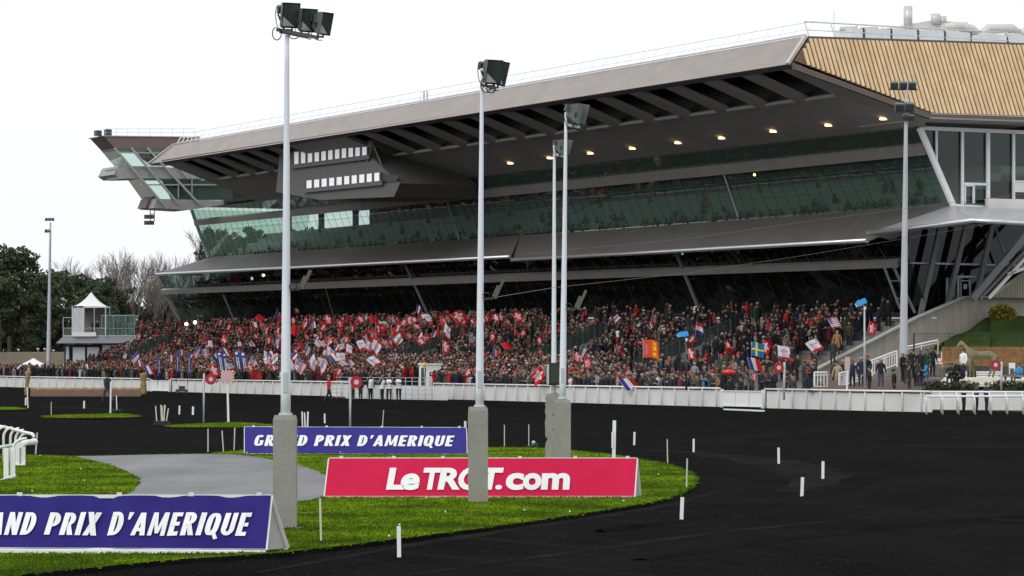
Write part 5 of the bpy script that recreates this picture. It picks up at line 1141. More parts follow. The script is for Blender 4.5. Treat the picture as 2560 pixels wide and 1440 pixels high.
tag(g.build('bark_bank', mat('orange_bark', (.24, .13, .05), .95, var=.4, scale=3, bump=.8, bscale=12), org=a), 'orange brown mulched bank wall behind the horse statue', 'bank wall')
g = MB(); a, b = W(2055, 975, 183), W(2330, 945, 198); g.slab([L(0, 0, 0)]*0 or [W(2020, 975, 180), W(2350, 975, 180), W(2350, 948, 198), W(2060, 950, 198)], Vector((0, 0, -.1))); struct('path', g, DECK)
# plinth and horse statue
r = empty('horse_statue', W(2440, 945, 188), 'bronze green statue of a standing horse on a pale stone plinth', 'statue')
g = MB(); YS = 186; s_ = YS/F
g.slab([W(2345, 960, YS), W(2600, 960, YS), W(2590, 943, YS+4), W(2362, 943, YS+4)], Vector((0, 0, -.15))); g.build('plinth', mat('pale_stone', (.62, .58, .46), .8, var=.06), r)
BRZ = mat('bronze_patina', (.25, .215, .11), .55, .2, c2=(.07, .058, .032), scale=1.1)
def hp(x, y, dy=0): return W(x, y, YS+2+dy)
def skin_mesh(name, verts, edges, radii, sub=1, root=0):
    me = bpy.data.meshes.new(name); me.from_pydata([tuple(v) for v in verts], edges, []); ob = bpy.data.objects.new(name, me); col.objects.link(ob)
    md = ob.modifiers.new('Skin', 'SKIN'); md.use_smooth_shade = True
    for i, rd in enumerate(radii):
        sv = me.skin_vertices[0].data[i]; sv.radius = rd if isinstance(rd, tuple) else (rd, rd); sv.use_root = (i == root)
    if sub: ss = ob.modifiers.new('Sub', 'SUBSURF'); ss.levels = sub; ss.render_levels = sub
    dg = bpy.context.evaluated_depsgraph_get(); dg.update(); out_ = bpy.data.meshes.new_from_object(ob.evaluated_get(dg)); bpy.data.objects.remove(ob); bpy.data.meshes.remove(me); out_.name = name; return out_
hv_ = []; he = []; hr = []
def chain(pts, start=None):
    prev = start
    for (x, y, dy, rd) in pts:
        hv_.append(hp(x, y, dy)-r.location); hr.append(rd*s_); 
        if prev is not None: he.append((prev, len(hv_)-1))
        prev = len(hv_)-1
    return prev
chain([(2455, 889, 0, 11.5), (2475, 887, 0, 12.5), (2486, 889, 0, 11)]); chain([(2438, 889, 0, 12.5), (2426, 885, 0, 12), (2416, 873, 0, 7.5), (2408, 861, 0, 5.5), (2403, 855, 0, 4.6), (2398, 861, 0, 4.4), (2394, 869, 0, 3), (2391, 875, 0, 2.6)], 0)
chain([(2403, 851, .05, 1.5)], 7); chain([(2492, 893, 0, 3.5), (2495, 905, 0, 2.5), (2494, 916, 0, 2)], 2)
for (st, pts) in ((4, [(2424, 905, -.25, 6), (2425, 922, -.25, 3.6), (2425, 937, -.25, 2.6), (2424, 944, -.25, 3)]), (4, [(2430, 905, .25, 6), (2433, 922, .25, 3.4), (2434, 937, .25, 2.4), (2434, 943, .25, 3)]), (2, [(2485, 908, -.25, 7.5), (2489, 920, -.25, 4), (2484, 934, -.25, 2.6), (2482, 944, -.25, 3)]), (2, [(2478, 908, .25, 7), (2481, 920, .25, 4), (2474, 934, .25, 2.5), (2472, 943, .25, 3)])): chain(pts, st)
me = skin_mesh('horse_body', hv_, he, hr, 2); me.materials.append(BRZ); o = bpy.data.objects.new('horse_body', me); col.objects.link(o); o.parent = r
# white benches, picnic tables, railings, little fence panels
def bench(label, x, y, Y, w=1.8):
    p = W(x, y, Y); r = empty('bench', p, label, 'bench', 'white slatted benches by the statue'); g = MB()
    for k in range(3): g.box(p+Vector((0, .12*k, .42)), (w, .09, .03))
    g.build('seat', WHITE, r); g = MB()
    for k in range(3): g.box(p+Vector((0, .42, .55+.13*k)), (w, .03, .09))
    g.build('backrest', WHITE, r)
    for dx in (-w/2+.15, w/2-.15): g = MB(); g.bar(p+Vector((dx, 0, 0)), p+Vector((dx, 0, .42)), .05); g.bar(p+Vector((dx, .36, 0)), p+Vector((dx, .44, .9)), .05); g.build('leg', GALV, r)
bench('white slatted bench under the belly of the horse statue', 2420, 964, 191.5, 1.1); bench('white slatted bench behind the horse statue legs', 2462, 964, 191.5, 2.0); bench('small white bench below the seated group', 2385, 962, 191, .9)
def picnic(label, x, y, Y):
    p = W(x, y, Y); r = empty('picnic_table', p, label, 'picnic table', 'wooden picnic tables'); WD = mat('picnic_wood', (.30, .24, .18), .8)
    g = MB(); g.box(p+Vector((0, 0, .72)), (1.8, .8, .06)); g.build('table_top', WD, r)
    for dy in (-.65, .65): g = MB(); g.box(p+Vector((0, dy, .44)), (1.8, .26, .05)); g.build('seat', WD, r)
    for dx in (-.6, .6): g = MB(); g.bar(p+Vector((dx, -.6, 0)), p+Vector((dx, .25, .7)), .08); g.bar(p+Vector((dx, .6, 0)), p+Vector((dx, -.25, .7)), .08); g.build('leg', WD, r)
picnic('wooden picnic table by the right picture edge', 2540, 972, 181); picnic('wooden picnic table behind the seated group', 2355, 935, 194)
def railing(label, pts, Y, h, bars, name='stair_railing', m=WHITE, w=.05):
    P = [W(x, y, Y_) for x, y, Y_ in pts]; r = empty(name, P[0], label, 'railing'); g = MB(); g.tube([p+Vector((0, 0, h)) for p in P], w, 8); g.tube([p+Vector((0, 0, .15)) for p in P], w*.7, 6); g.tube([p+Vector((0, 0, h-.16)) for p in P], w*.6, 6)
    g.build('rail', m, r); g = MB()
    for a, b in zip(P[:-1], P[1:]):
        n_ = max(1, int((b-a).length/bars))
        for i in range(n_+1): p = a.lerp(b, i/n_); g.bar(p+Vector((0, 0, .0 if i % 5 == 0 else .15)), p+Vector((0, 0, h)), .035 if i % 5 else .08)
    g.build('balusters', m, r)
railing('white stair railing climbing beside the concrete side wall', [(2128, 955, 199), (2180, 941, 199), (2242, 917, 199)], 0, 1.0, .16)
railing('upper white railing rising behind the tall mast', [(2262, 908, 200), (2345, 890, 200)], 0, 1.0, .8)
railing('level white railing at the foot of the terrace', [(2036, 973, 186), (2068, 973, 186)], 0, .98, .16)
railing('low white railing beside the standing spectators', [(2098, 972, 188), (2150, 958, 190)], 0, .9, .16)
railing('thin dark green mesh fence along the bank', [(2285, 880, 196), (2640, 884, 196)], 0, 1.15, 1.9, name='mesh_fence', m=mat('fence_green', (.02, .05, .035), .6), w=.016)
for (x, y, w_, lb) in ((2530, 914, 16, 'small white notice board on legs before the bark bank'), (2330, 903, 50, 'white board panel beside the picnic tables')):
    g = MB(); p = W(x, y+14, 196); g.box(W(x, y, 196), (w_*196/F, .05, 14*196/F if w_ < 30 else .35)); g.bar(p+Vector((-.15, 0, -.2)), W(x, y, 196)+Vector((-.15, 0, 0)), .05); g.bar(p+Vector((.15, 0, -.2)), W(x, y, 196)+Vector((.15, 0, 0)), .05); tag(g.build('notice_board', WHITE, org=p), lb, 'board')
g = MB(); p = W(2355, 915, 190); g.add([W(2352, 905, 190), W(2360, 906, 190), W(2354, 881, 190)], [(0, 1, 2)]); g.tube([W(2356, 925, 190), W(2354, 880, 190)], .02, 5, m=1); tag(g.build('parasol', [mat('red_parasol', (.6, .03, .03), .7), WHITE], org=p), 'closed red parasol beside the picnic table', 'parasol')
# stair ramps with glass balustrades cutting down through the terrace
BALG = glassmat('balustrade_glass', (.6, .72, .68), 1.45, 1.0, opaque=.25, dark=(.12, .15, .14))
def vomitory(label, s, w=3.0, t0=19.0, t1=25.5):
    r = empty('stair_ramp', L(s, t0, ze(t0)), label, 'stair ramp', 'grey stair ramps rising through the terrace'); zz = lambda t: 1.7+max(0, (t-19.9))*.415
    g = MB(); g.slab([L(s, t0, ze(t0)), L(s, t1, zz(t1)-.0), L(s, t1, zz(t1)+.75), L(s, t0, ze(t0)+.75)], A*.25); g.build('cheek_wall', mat('ramp_concrete', (.24, .245, .24), .8), r)
    g = MB(); g.quad(L(s-.05, t0, ze(t0)+.8), L(s-.05, t1, zz(t1)+.8), L(s-.05, t1, zz(t1)+1.75), L(s-.05, t0, ze(t0)+1.75)); g.quad(L(s+w, t0, ze(t0)+.3), L(s+w, t1, zz(t1)+.3), L(s+w, t1, zz(t1)+1.5), L(s+w, t0, ze(t0)+1.5)); g.build('glass_balustrade', BALG, r)
    g = MB()
    for k in range(7):
        t = t0+(t1-t0)*k/6; zb = ze(t0)+(zz(t1)-ze(t0))*k/6
        for ds in (-.08, w): g.bar(L(s+ds, t, zb+.3), L(s+ds, t, zb+1.8), .07)
    for ds in (-.08, w): g.bar(L(s+ds, t0, ze(t0)+1.8), L(s+ds, t1, zz(t1)+1.8), .06)
    g.build('handrail', mat('dark_handrail', (.05, .07, .065), .5), r)
    return s, w, t0, t1
VOM = [vomitory('stair ramp with glass balustrade nearest the concrete side wall', 58), vomitory('stair ramp with glass balustrade right of the third mast', 77.5), vomitory('stair ramp with glass balustrade left of the second mast', 104), vomitory('stair ramp with glass balustrade at the far left of the terrace', 175)]
# ================================================================== PEOPLE
SKIN = objrand('skin', [(.38, .22, .155), (.33, .18, .125), (.42, .25, .18), (.22, .12, .075), (.36, .20, .14)], .6)
HAIR = objrand('hair', [(.015, .011, .009), (.05, .028, .016), (.018, .013, .01), (.22, .14, .07), (.10, .06, .035), (.32, .31, .30), (.03, .02, .014)], .8)
TROU = objrand('trousers', [(.012, .012, .016), (.02, .028, .05), (.03, .025, .02), (.014, .014, .015), (.05, .065, .10)], .9)
COAT = objcol('coat'); SHOE = mat('shoes', (.012, .011, .01), .6); EYE = mat('eye', (.02, .015, .012), .3)
def person_mesh(name, arms='down', stride=0.0, sit=False, seed=0, long=False, slim=1.0, fingers=True):
    """one skinned body; slots: skin, coat, trousers, hair, shoes, eyes. Faces -Y."""
    rr = random.Random(seed); v = []; e = []; r = []
    def ad(p, rad, prev=None):
        v.append(Vector(p)); r.append((rad, rad) if not isinstance(rad, tuple) else rad)
        if prev is not None: e.append((prev, len(v)-1))
        return len(v)-1
    hz = .46 if sit else .93
    pel = ad((0, .0, hz), (.15*slim, .12*slim)); wa = ad((0, 0, hz+.18), (.145*slim, .115*slim), pel); ch = ad((0, .0, hz+.38), (.165*slim, .125*slim), wa); up = ad((0, .01, hz+.49), (.12, .09), ch)
    nk = ad((0, .01, hz+.57), .052, up); hd = ad((0, -.005, hz+.645), (.078, .088), nk); hh = ad((0, -.005, hz+.72), (.082, .098), hd); ht = ad((0, .005, hz+.79), (.055, .066), hh)
    tips = []
    for s in (-1, 1):
        sh = ad((s*.165, .01, hz+.455), .068, up)
        if arms == 'up' and s == 1: el = (s*.30, -.10, hz+.60); wr = (s*.25, -.16, hz+.84)
        elif arms == 'both': el = (s*.30, -.12, hz+.50); wr = (s*.14, -.24, hz+.66)
        elif arms == 'front' or (arms == 'up' and s == -1): el = (s*.24, -.06, hz+.20); wr = (s*.10, -.26, hz+.28)
        elif arms == 'folded': el = (s*.25, -.05, hz+.20); wr = (-s*.04, -.20, hz+.26+s*.03)
        elif arms == 'swing': el = (s*.25, s*stride*.35, hz+.19); wr = (s*.23, s*stride*.6-.08, hz-.01)
        else: el = (s*.245, .02+rr.uniform(-.04, .04), hz+.19); wr = (s*.245, -.04+rr.uniform(-.05, .05), hz-.03)
        a = ad(el, .052, sh); b = ad(wr, .034, a); d = (Vector(wr)-Vector(el)).normalized(); hn = Vector(wr)+d*.075; c = ad(hn, (.035, .02), b); tips.append((hn, d, s))
        hp_ = ad((s*.085, 0, hz-.05), .092, pel)
        if sit: kn = ad((s*.10, -.40, .50), .065, hp_); an = ad((s*.10, -.42, .10), .042, kn); ad((s*.10, -.54, .035), (.04, .03), an)
        else:
            fs = s*stride; kn = ad((s*.09, -.02-fs*.28, .50), .066, hp_); an = ad((s*.095, -fs*.75+(.1 if fs < 0 else 0), .09+(.10 if fs < -.3 else 0)), .043, kn); ad((s*.105, -fs*.75-.13+(.1 if fs < 0 else 0), .035+(.08 if fs < -.3 else 0)), (.04, .03), an)
    me = skin_mesh(name, v, e, r, 1)
    g = MB()
    for vv_ in me.vertices: g.v.append(tuple(vv_.co))
    neck = hz+.575
    for p in me.polygons:
        c = p.center; m = 1
        near_hand = any((c-h).length < .075 for h, d, s in tips)
        if c.z > neck:
            m = 0
            if c.z > hz+.775 or (c.y > .015 and c.z > hz+.62): m = 3
        elif near_hand: m = 0
        elif sit and c.y < -.16 and abs(c.x) < .2 and c.z < hz+.12: m = 2
        elif not sit and c.z < (.55 if long else hz-.06) and abs(c.x) < .2: m = 2
        if c.z < .09 and not (long and False): m = 4
        g.f.append(list(p.vertices)); g.m.append(m); g.sm.append(True)
    if fingers:
        for hn, d, s in tips:
            side = d.cross(Vector((0, -1, .01))); side = Vector((1, 0, 0)) if side.length < .1 else side.normalized()
            cur = Vector((0, -1, 0)) if abs(d.z) > .5 else Vector((0, 0, -1))
            for k in range(4):
                b = hn+side*(-.024+.016*k)+d*.015; ln = (.052, .06, .055, .042)[k]; g.tube([b, b+d*ln*.5+cur*.01, b+d*ln*.85+cur*.032], [.0085, .008, .0065], 5, m=0)
            b = hn+side*(.03*-s)-d*.02; g.tube([b, b+side*(-s*.022)+d*.02, b+side*(-s*.022)+d*.045+cur*.012], [.01, .009, .007], 5, m=0)
    z = hz+.70     # face
    g.sphere((0, -.098, z-.005), .014, 6, 4, 0, (.8, 1.1, 1.3)); g.box((0, -.088, z-.05), (.04, .012, .008), 5)
    for s in (-1, 1): g.sphere((s*.03, -.088, z+.02), .009, 6, 4, 5); g.sphere((s*.084, .0, z), .02, 6, 4, 0, (.4, .8, 1.3))
    # hair cap over skull and nape
    g.sphere((0, .02, hz+.745), .098, 12, 8, 3, (.95, 1.06, .80)) ; g.sphere((0, .055, hz+.69), .07, 8, 6, 3, (1.05, .7, 1.1 if not long else 1.7))
    o = g.build(name, [SKIN, COAT, TROU, HAIR, SHOE, EYE]); out_ = o.data; bpy.data.objects.remove(o); bpy.data.meshes.remove(me); return out_
PM = {k: person_mesh('person_'+k, **a) for k, a in dict(stand=dict(seed=1), standb=dict(seed=2, slim=1.12), coat=dict(seed=3, long=True), wave=dict(arms='up', seed=4), photo=dict(arms='both', seed=5), hold=dict(arms='front', seed=6), folded=dict(arms='folded', seed=7, slim=1.1), walk=dict(arms='swing', stride=.42, seed=8), step=dict(arms='down', stride=.25, seed=11), sit=dict(arms='front', sit=True, seed=9), small=dict(arms='front', seed=10, slim=.92, long=True)).items()}
COL = {'black': (.010, .010, .011), 'navy': (.016, .022, .05), 'dark brown': (.045, .028, .018), 'charcoal': (.035, .035, .037), 'red': (.52, .018, .02), 'beige': (.38, .30, .21), 'olive': (.06, .06, .03), 'white': (.68, .68, .67), 'grey': (.20, .20, .20), 'dark green': (.014, .045, .03), 'bright blue': (.04, .26, .55), 'mustard': (.42, .26, .04), 'burgundy': (.13, .012, .02), 'tan': (.26, .15, .06), 'orange': (.85, .17, .05), 'pink': (.65, .12, .2)}
HATM = {k: mat('hat_'+k.replace(' ', '_'), c, .9) for k, c in COL.items() if k in ('black', 'red', 'white', 'grey', 'pink', 'mustard', 'tan', 'orange')}
FACE = math.atan2(B.y, B.x)-math.pi/2     # bodies face -Y; the crowd looks at the track (-B)
def hat_child(par, kind, hz=.93):
    g = MB()
    if kind[0] == 'cap': g.sphere((0, .01, hz+.775), .105, 10, 6, 0, (.98, 1.06, .68)); g.box((0, -.12, hz+.765), (.13, .09, .012))
    elif kind[0] == 'hat': g.disc((0, 0, hz+.775), (0, 0, 1), .17, .015, 16); g.tube([(0, 0, hz+.77), (0, 0, hz+.88)], [.1, .085], 12)
    else: g.sphere((0, .01, hz+.775), .11, 10, 7, 0, (1, 1.05, .9)); g.sphere((0, .01, hz+.885), .03, 6, 4, 0)
    me = g.build('hat', HATM[kind[1]]); d = me.data; bpy.data.objects.remove(me); o = bpy.data.objects.new('hat', d); col.objects.link(o); o.parent = par; return o
HATC = {}
def put_person(p, kind, cname, label, rot=0.0, h=1.0, hat=None, group=None, scarf=None):
    o = bpy.data.objects.new('person', PM[kind]); col.objects.link(o); o.location = p; o.rotation_euler = (0, 0, FACE+rot); o.scale = (h*1.17, h*1.17, h); c = COL[cname]; j = random.uniform(.8, 1.2)
    o.color = (c[0]*j, c[1]*j, c[2]*j, 1); tag(o, label, 'person', group)
    if hat:
        key = (hat, kind == 'sit')
        if key in HATC: q = bpy.data.objects.new('hat', HATC[key]); col.objects.link(q); q.parent = o
        else: HATC[key] = hat_child(o, hat, .46 if kind == 'sit' else .93).data
    if scarf:
        key = ('scarf', scarf)
        if key not in HATC:
            g = MB(); hz = .93; g.tube([(.075*math.cos(a_*.785), .01+.075*math.sin(a_*.785), hz+.545) for a_ in range(9)], .028, 6, cap=False); g.box((.04, -.14, hz+.42), (.07, .02, .26)); t_ = g.build('scarf', HATM[scarf]); HATC[key] = t_.data; bpy.data.objects.remove(t_)
        q = bpy.data.objects.new('scarf', HATC[key]); col.objects.link(q); q.parent = o
    return o
def ground_t(t):
    if t < 19.9: return ze(t)
    k = min(NR-1, max(0, int(round((t-20.3)/.82)))); return rowz(k)
def solve(px, headpy, h=1.72, t0=.6, t1=30.0):
    best = None
    for i in range(600):
        t = t0+(t1-t0)*i/599; p = Q(px, 900, t); z = ground_t(t); y = HZ-(z+h-H)*F/p.y
        d = abs(y-headpy)
        if best is None or d < best[0]: best = (d, t, Vector((p.x, p.y, z)))
    return best[2], best[1]
occ = []
def near(px): return px
special = [  # px, head y, pose, colour, label, rotation, hat
 (2094, 906, 'coat', 'beige', 'woman in a beige coat beside the white railing at the terrace foot', .8, None), (2087, 903, 'stand', 'dark brown', 'person in dark brown just behind the woman in the beige coat', .5, ('cap', 'black')), (2106, 900, 'hold', 'black', 'person in black holding papers beside the narrow chequered board', -.4, None),
 (2131, 901, 'stand', 'navy', 'person in navy with long trousers right of the narrow chequered board', .9, None), (2153, 894, 'coat', 'navy', 'tall person in a navy coat directly left of the blue covered camera post', 1.2, None), (2168, 889, 'stand', 'black', 'person in black with a red cap behind the blue covered camera post', .3, ('cap', 'red')), (2174, 917, 'hold', 'black', 'person in black at the foot of the blue covered camera post', -.5, None),
 (2202, 897, 'stand', 'black', 'man in black standing alone beside the stair railing', 1.4, None), (2235, 923, 'standb', 'black', 'stout person in black seen from behind, left of the woman with fair hair', 2.6, None), (2272, 912, 'coat', 'charcoal', 'woman in a charcoal coat standing below the tall mast', 2.2, None), (2257, 882, 'stand', 'black', 'person in black at the left end of the group behind the tall mast', 2.0, None), (2267, 888, 'hold', 'charcoal', 'person in charcoal second from left in the group right of the tall mast', .6, None),
 (2279, 873, 'stand', 'black', 'tall person in black in the middle of the group right of the tall mast', .4, None), (2301, 876, 'standb', 'black', 'broad person in black in the group right of the tall mast', .9, None), (2316, 874, 'coat', 'dark green', 'person in a dark green coat in the group right of the tall mast', .4, None), (2331, 869, 'stand', 'black', 'rightmost tall person in black of the group right of the tall mast', 1.5, None), (2301, 905, 'hold', 'navy', 'person in navy standing before the seated person in bright blue', 1.8, None),
 (2314, 902, 'sit', 'bright blue', 'seated person in a bright blue jacket', -.4, None), (2291, 897, 'stand', 'olive', 'person in olive green behind the person in bright blue', .2, None), (2377, 908, 'sit', 'black', 'seated person in black left of the horse statue', .8, None), (2393, 901, 'stand', 'black', 'person in black with a pale scarf in front of the horse statue chest', .2, None), (2403, 909, 'sit', 'navy', 'seated person in navy in front of the horse statue forelegs', .2, None), (2408, 873, 'standb', 'white', 'person in a white shirt standing behind the horse statue', .2, None),
 (2547, 908, 'sit', 'bright blue', 'person in bright blue at the right picture edge by the picnic table', .2, None),
 (1840, 903, 'photo', 'beige', 'woman in beige holding up a camera at the terrace foot', .1, None), (1867, 916, 'stand', 'black', 'man in a black jacket between the woman in beige and the red flag', -.6, None), (1908, 915, 'hold', 'navy', 'person in a navy jacket left of the red ring sign', .1, None), (1925, 919, 'stand', 'charcoal', 'slim person in charcoal just left of the red ring sign', .1, None), (1935, 924, 'coat', 'black', 'person in a long black coat in front of the red ring sign post', .2, None), (1852, 944, 'folded', 'black', 'person in black with folded arms leaning on the wide gate', 0, None), (1824, 941, 'standb', 'black', 'person in black with back turned at the wide gate', 2.9, None),
 (2023, 905, 'coat', 'black', 'person in black standing left of the level white railing', -.8, None), (2051, 949, 'sit', 'black', 'person in black crouching before the level white railing', .2, None), (1640, 903, 'coat', 'grey', 'man in a pale grey coat standing in the open below the orange banner', 2.8, None), (1673, 891, 'coat', 'olive', 'person in an olive coat near the thin dark camera post', .3, None), (1702, 957, 'stand', 'burgundy', 'bald person at the rail below the blue camera', .1, None), (1678, 950, 'stand', 'navy', 'person in navy at the rail left of the camera post', .2, ('cap', 'grey')), (1732, 957, 'stand', 'charcoal', 'person in charcoal at the rail right of the camera post', .1, ('cap', 'tan')), (1737, 934, 'stand', 'olive', 'person in olive set back from the rail right of the camera post', .3, None), (1764, 952, 'stand', 'bright blue', 'person in blue at the rail waving a small flag', .1, None), (1791, 938, 'standb', 'black', 'person in black with dark hair left of the wide gate', .4, None), (1793, 964, 'small', 'tan', 'small person in tan at the rail left of the wide gate', .1, None), (1706, 897, 'standb', 'black', 'person in black facing left beside the thin dark camera post', .9, None),
 (1264, 915, 'stand', 'white', 'person in a white jacket standing out in the crowd right of the second mast', .2, None), (1351, 864, 'stand', 'orange', 'person in a bright orange jacket in the crowd left of the fourth mast', .2, None), (2093, 823, 'coat', 'tan', 'man in a tan coat standing near the top of the side wall', 1.2, None), (2082, 853, 'coat', 'charcoal', 'person in a charcoal coat below the man in the tan coat', 1.0, None)]
PLACED = []
for (px, hy, pose, cn, lb, rot, hat) in special:
    t0_ = 1.7 if px < 1800 else .7
    hh = 1.25 if pose == 'sit' else 1.72
    if px > 2120: Yp = 186 if hy < 912 else 182; p = W(px, 900, Yp); p.z = W(px, hy, Yp).z-hh; p.z = max(p.z, .3)
    else: p, t = solve(px, hy, hh, t0_)
    put_person(p, pose, cn, lb, rot, 1.0, hat); PLACED.append(p)
# plinth walkers of the upper landing and the two men at the rail
p = E(2443, 723, 41.0); put_person(p-Vector((0, 0, 1.72)), 'hold', 'white', 'person in a white shirt leaning over the upper landing wall', .6)
for (px, hy, cn, lb, hat) in ((2409, 953, 'black', 'left man in black with a dark cap watching from between the rails', ('cap', 'black')), (2441, 958, 'charcoal', 'slim person in charcoal between the two capped men at the rails', None), (2466, 956, 'navy', 'right person in navy with a cap between the rails', ('cap', 'grey'))):
    Y = 172.5; p = W(px, 900, Y); p.z = 0; put_person(p, 'stand', cn, lb, 2.9, (W(px, hy, Y).z)/1.74, hat)
# stewards on the track
STW = [(926, 936, 1002, 'stand', 'black', 'leftmost steward in a white vest standing apart by the rail', 1.9), (956, 938, 1003, 'hold', 'black', 'steward in a white vest, second from left, facing a colleague', -.9), (973, 937, 1003, 'hold', 'charcoal', 'steward in a white vest, third from left, bending toward a colleague', .9), (997, 936, 1003, 'hold', 'black', 'rightmost steward in a white vest turned to the left', .8), (822, 937, 1005, 'step', 'red', 'person in a bright red jacket walking along the track edge', 2.8), (882, 940, 1002, 'stand', 'red', 'person in a red jacket half hidden by the red ring sign', .2), (902, 942, 1000, 'stand', 'black', 'person in black beside the red ring sign post', .4)]
VEST = mat('reflective_vest', (.78, .78, .82), .5)
g = MB(); hz = .93
rings = [(hz-.10, .185, .15), (hz+.12, .178, .145), (hz+.32, .195, .152), (hz+.44, .19, .14), (hz+.50, .13, .11)]; n = 14; vs = [(a[1]*math.cos(2*math.pi*i/n), a[2]*math.sin(2*math.pi*i/n), a[0]) for a in rings for i in range(n)]
g.add(vs, [(k*n+i, k*n+(i+1) % n, (k+1)*n+(i+1) % n, (k+1)*n+i) for k in range(len(rings)-1) for i in range(n)], 0, True)
for zz in (hz+.05, hz+.22): g.tube([(1.02*.183*math.cos(2*math.pi*i/n), 1.02*.15*math.sin(2*math.pi*i/n), zz) for i in range(n+1)], .012, 4, cap=False, m=1)
vo = g.build('vest', [VEST, GALV]); VM = vo.data; bpy.data.objects.remove(vo)
for (px, hy, fy_, pose, cn, lb, rot) in STW:
    Y = gy(fy_); p = W(px, fy_, Y); hgt = (fy_-hy)*Y/F; o = put_person(p, pose, cn, lb, rot, hgt/1.74, group='stewards and helpers on the track')
    if 'vest' in lb: q = bpy.data.objects.new('vest', VM); col.objects.link(q); q.parent = o
Y = gy(1008); put_person(W(268, 1008, Y), 'walk', 'dark green', 'dark clothed person striding across the far track before the hurdle', -1.3, (1008-934)*Y/F/1.74, ('cap', 'black'))
# ---------------------------------------------------------------- crowd placement
def vom(s, t):
    for (s0, w, t0, t1) in VOM:
        if s0-2.2 < s < s0+w+.3 and t0-.5 < t < t1+.3: return True
    return False
cand = []      # s, t, z, kind-of-zone, row
rr = random.Random(21)
for k in range(NR):
    s = 41.0+rr.random()*.5
    while s < 203-(NR-k)*1.2:
        dens = .93 if s > 95 else (.80 if s > 60 else .70)
        if k in (0, 1, 2) and s < 80: dens = .38
        if k >= 10 and s < 96: dens = .36
        if k == 9 and s < 96: dens = .55
        if math.sin(s*.37+k*1.3)*math.sin(s*.113+k*.9) > .62: dens *= .35
        t = rowt(k)+rr.uniform(-.16, .16)
        if rr.random() < dens and not vom(s, t): cand.append((s, t, rowz(k), 'row', k))
        s += rr.uniform(.44, .62) if s < 110 else rr.uniform(.46, .66)
t = .75
while t < 19.6:
    s = 8+rr.random()
    while s < 330:
        p = L(s, t, 0); px = 1280+F*p.x/p.y; tt_ = t-tf(s)
        d = 0 if px > 2040 else (.10 if px > 1830 else (.12 if px > 1560 else (.5 if px > 1440 else .88)))
        if tt_ < 2.0: d = .95 if px < 1800 else .0
        if tt_ < 1.6 and px < 1800 and px > 1440: d = .75
        if tt_ < .55: d = 0
        if 1000 < px < 1085 and t < 6: d = 0
        if px < 330 and t > 12: d = 0
        if px < 165 and tt_ > 4: d = 0
        if px < -60: d = 0
        if px < 250 and t > 6: d *= .5
        if rr.random() < d and not vom(s, t) and px < 2040: cand.append((s, t, ze(t), 'front', int(t)))
        s += rr.uniform(.5, .75)
    t += rr.uniform(.72, .95)
def okpos(p): return all((p-q).length > .45 for q in PLACED[:60])
C3 = []
for (s, t, z, zn, k) in cand:
    p = L(s, t, z)
    if okpos(p): C3.append((p, zn, k, s, t))
C3.sort(key=lambda c: c[0].y)
# people the photograph shows largest become individuals
NIND = 300-len(special)-11
vis = []
for c in C3: vis.append(c)
ind = vis[:NIND]; rest = vis[NIND:]
CW = [('black', 34), ('navy', 16), ('charcoal', 11), ('dark brown', 10), ('olive', 5), ('grey', 5), ('red', 2), ('beige', 2), ('burgundy', 3), ('dark green', 3), ('tan', 1), ('white', 1)]
cn_ = [c for c, w in CW for _ in range(w)]
ordw = ['first', 'second', 'third', 'fourth', 'fifth', 'sixth', 'seventh', 'eighth', 'ninth', 'tenth', 'eleventh', 'twelfth', 'thirteenth', 'fourteenth', 'fifteenth', 'sixteenth', 'seventeenth', 'eighteenth', 'nineteenth', 'twentieth']
def ordi(n): return ordw[n] if n < 20 else str(n+1)+('st' if (n+1) % 10 == 1 else 'nd' if (n+1) % 10 == 2 else 'rd' if (n+1) % 10 == 3 else 'th')
cnt = {}; nw = ['zero', 'one', 'two', 'three', 'four', 'five', 'six', 'seven', 'eight', 'nine', 'ten', 'eleven', 'twelve', 'thirteen', 'fourteen', 'fifteen', 'sixteen', 'seventeen', 'eighteen', 'nineteen', 'twenty']
ind.sort(key=lambda c: (c[1], c[2], c[3]))
for (p, zn, k, s, t) in ind:
    cn = rr.choice(cn_); hat = rr.choice([None]*9+[('cap', 'black'), ('beanie', 'grey'), ('hat', 'tan'), ('beanie', 'black'), ('cap', 'black'), ('beanie', 'red')]); pose = rr.choice(['stand', 'stand', 'standb', 'coat', 'hold', 'photo', 'folded', 'coat', 'small', 'wave'])
    scarf = 'red' if rr.random() < .05 else None
    key = (zn, k, cn); n = cnt.get(key, 0); cnt[key] = n+1
    if zn == 'row': lb = f'spectator, {ordi(n)} in {cn} from the side wall on terrace step {nw[k]}'
    else: lb = f'spectator, {ordi(n)} in {cn} from the right, about {nw[k]} metres behind the rail'
    put_person(p, pose, cn, lb, rr.uniform(-.7, .7)+(.35 if rr.random() < .4 else 0), rr.uniform(.93, 1.06), hat, 'spectators on the terrace and paving', scarf)
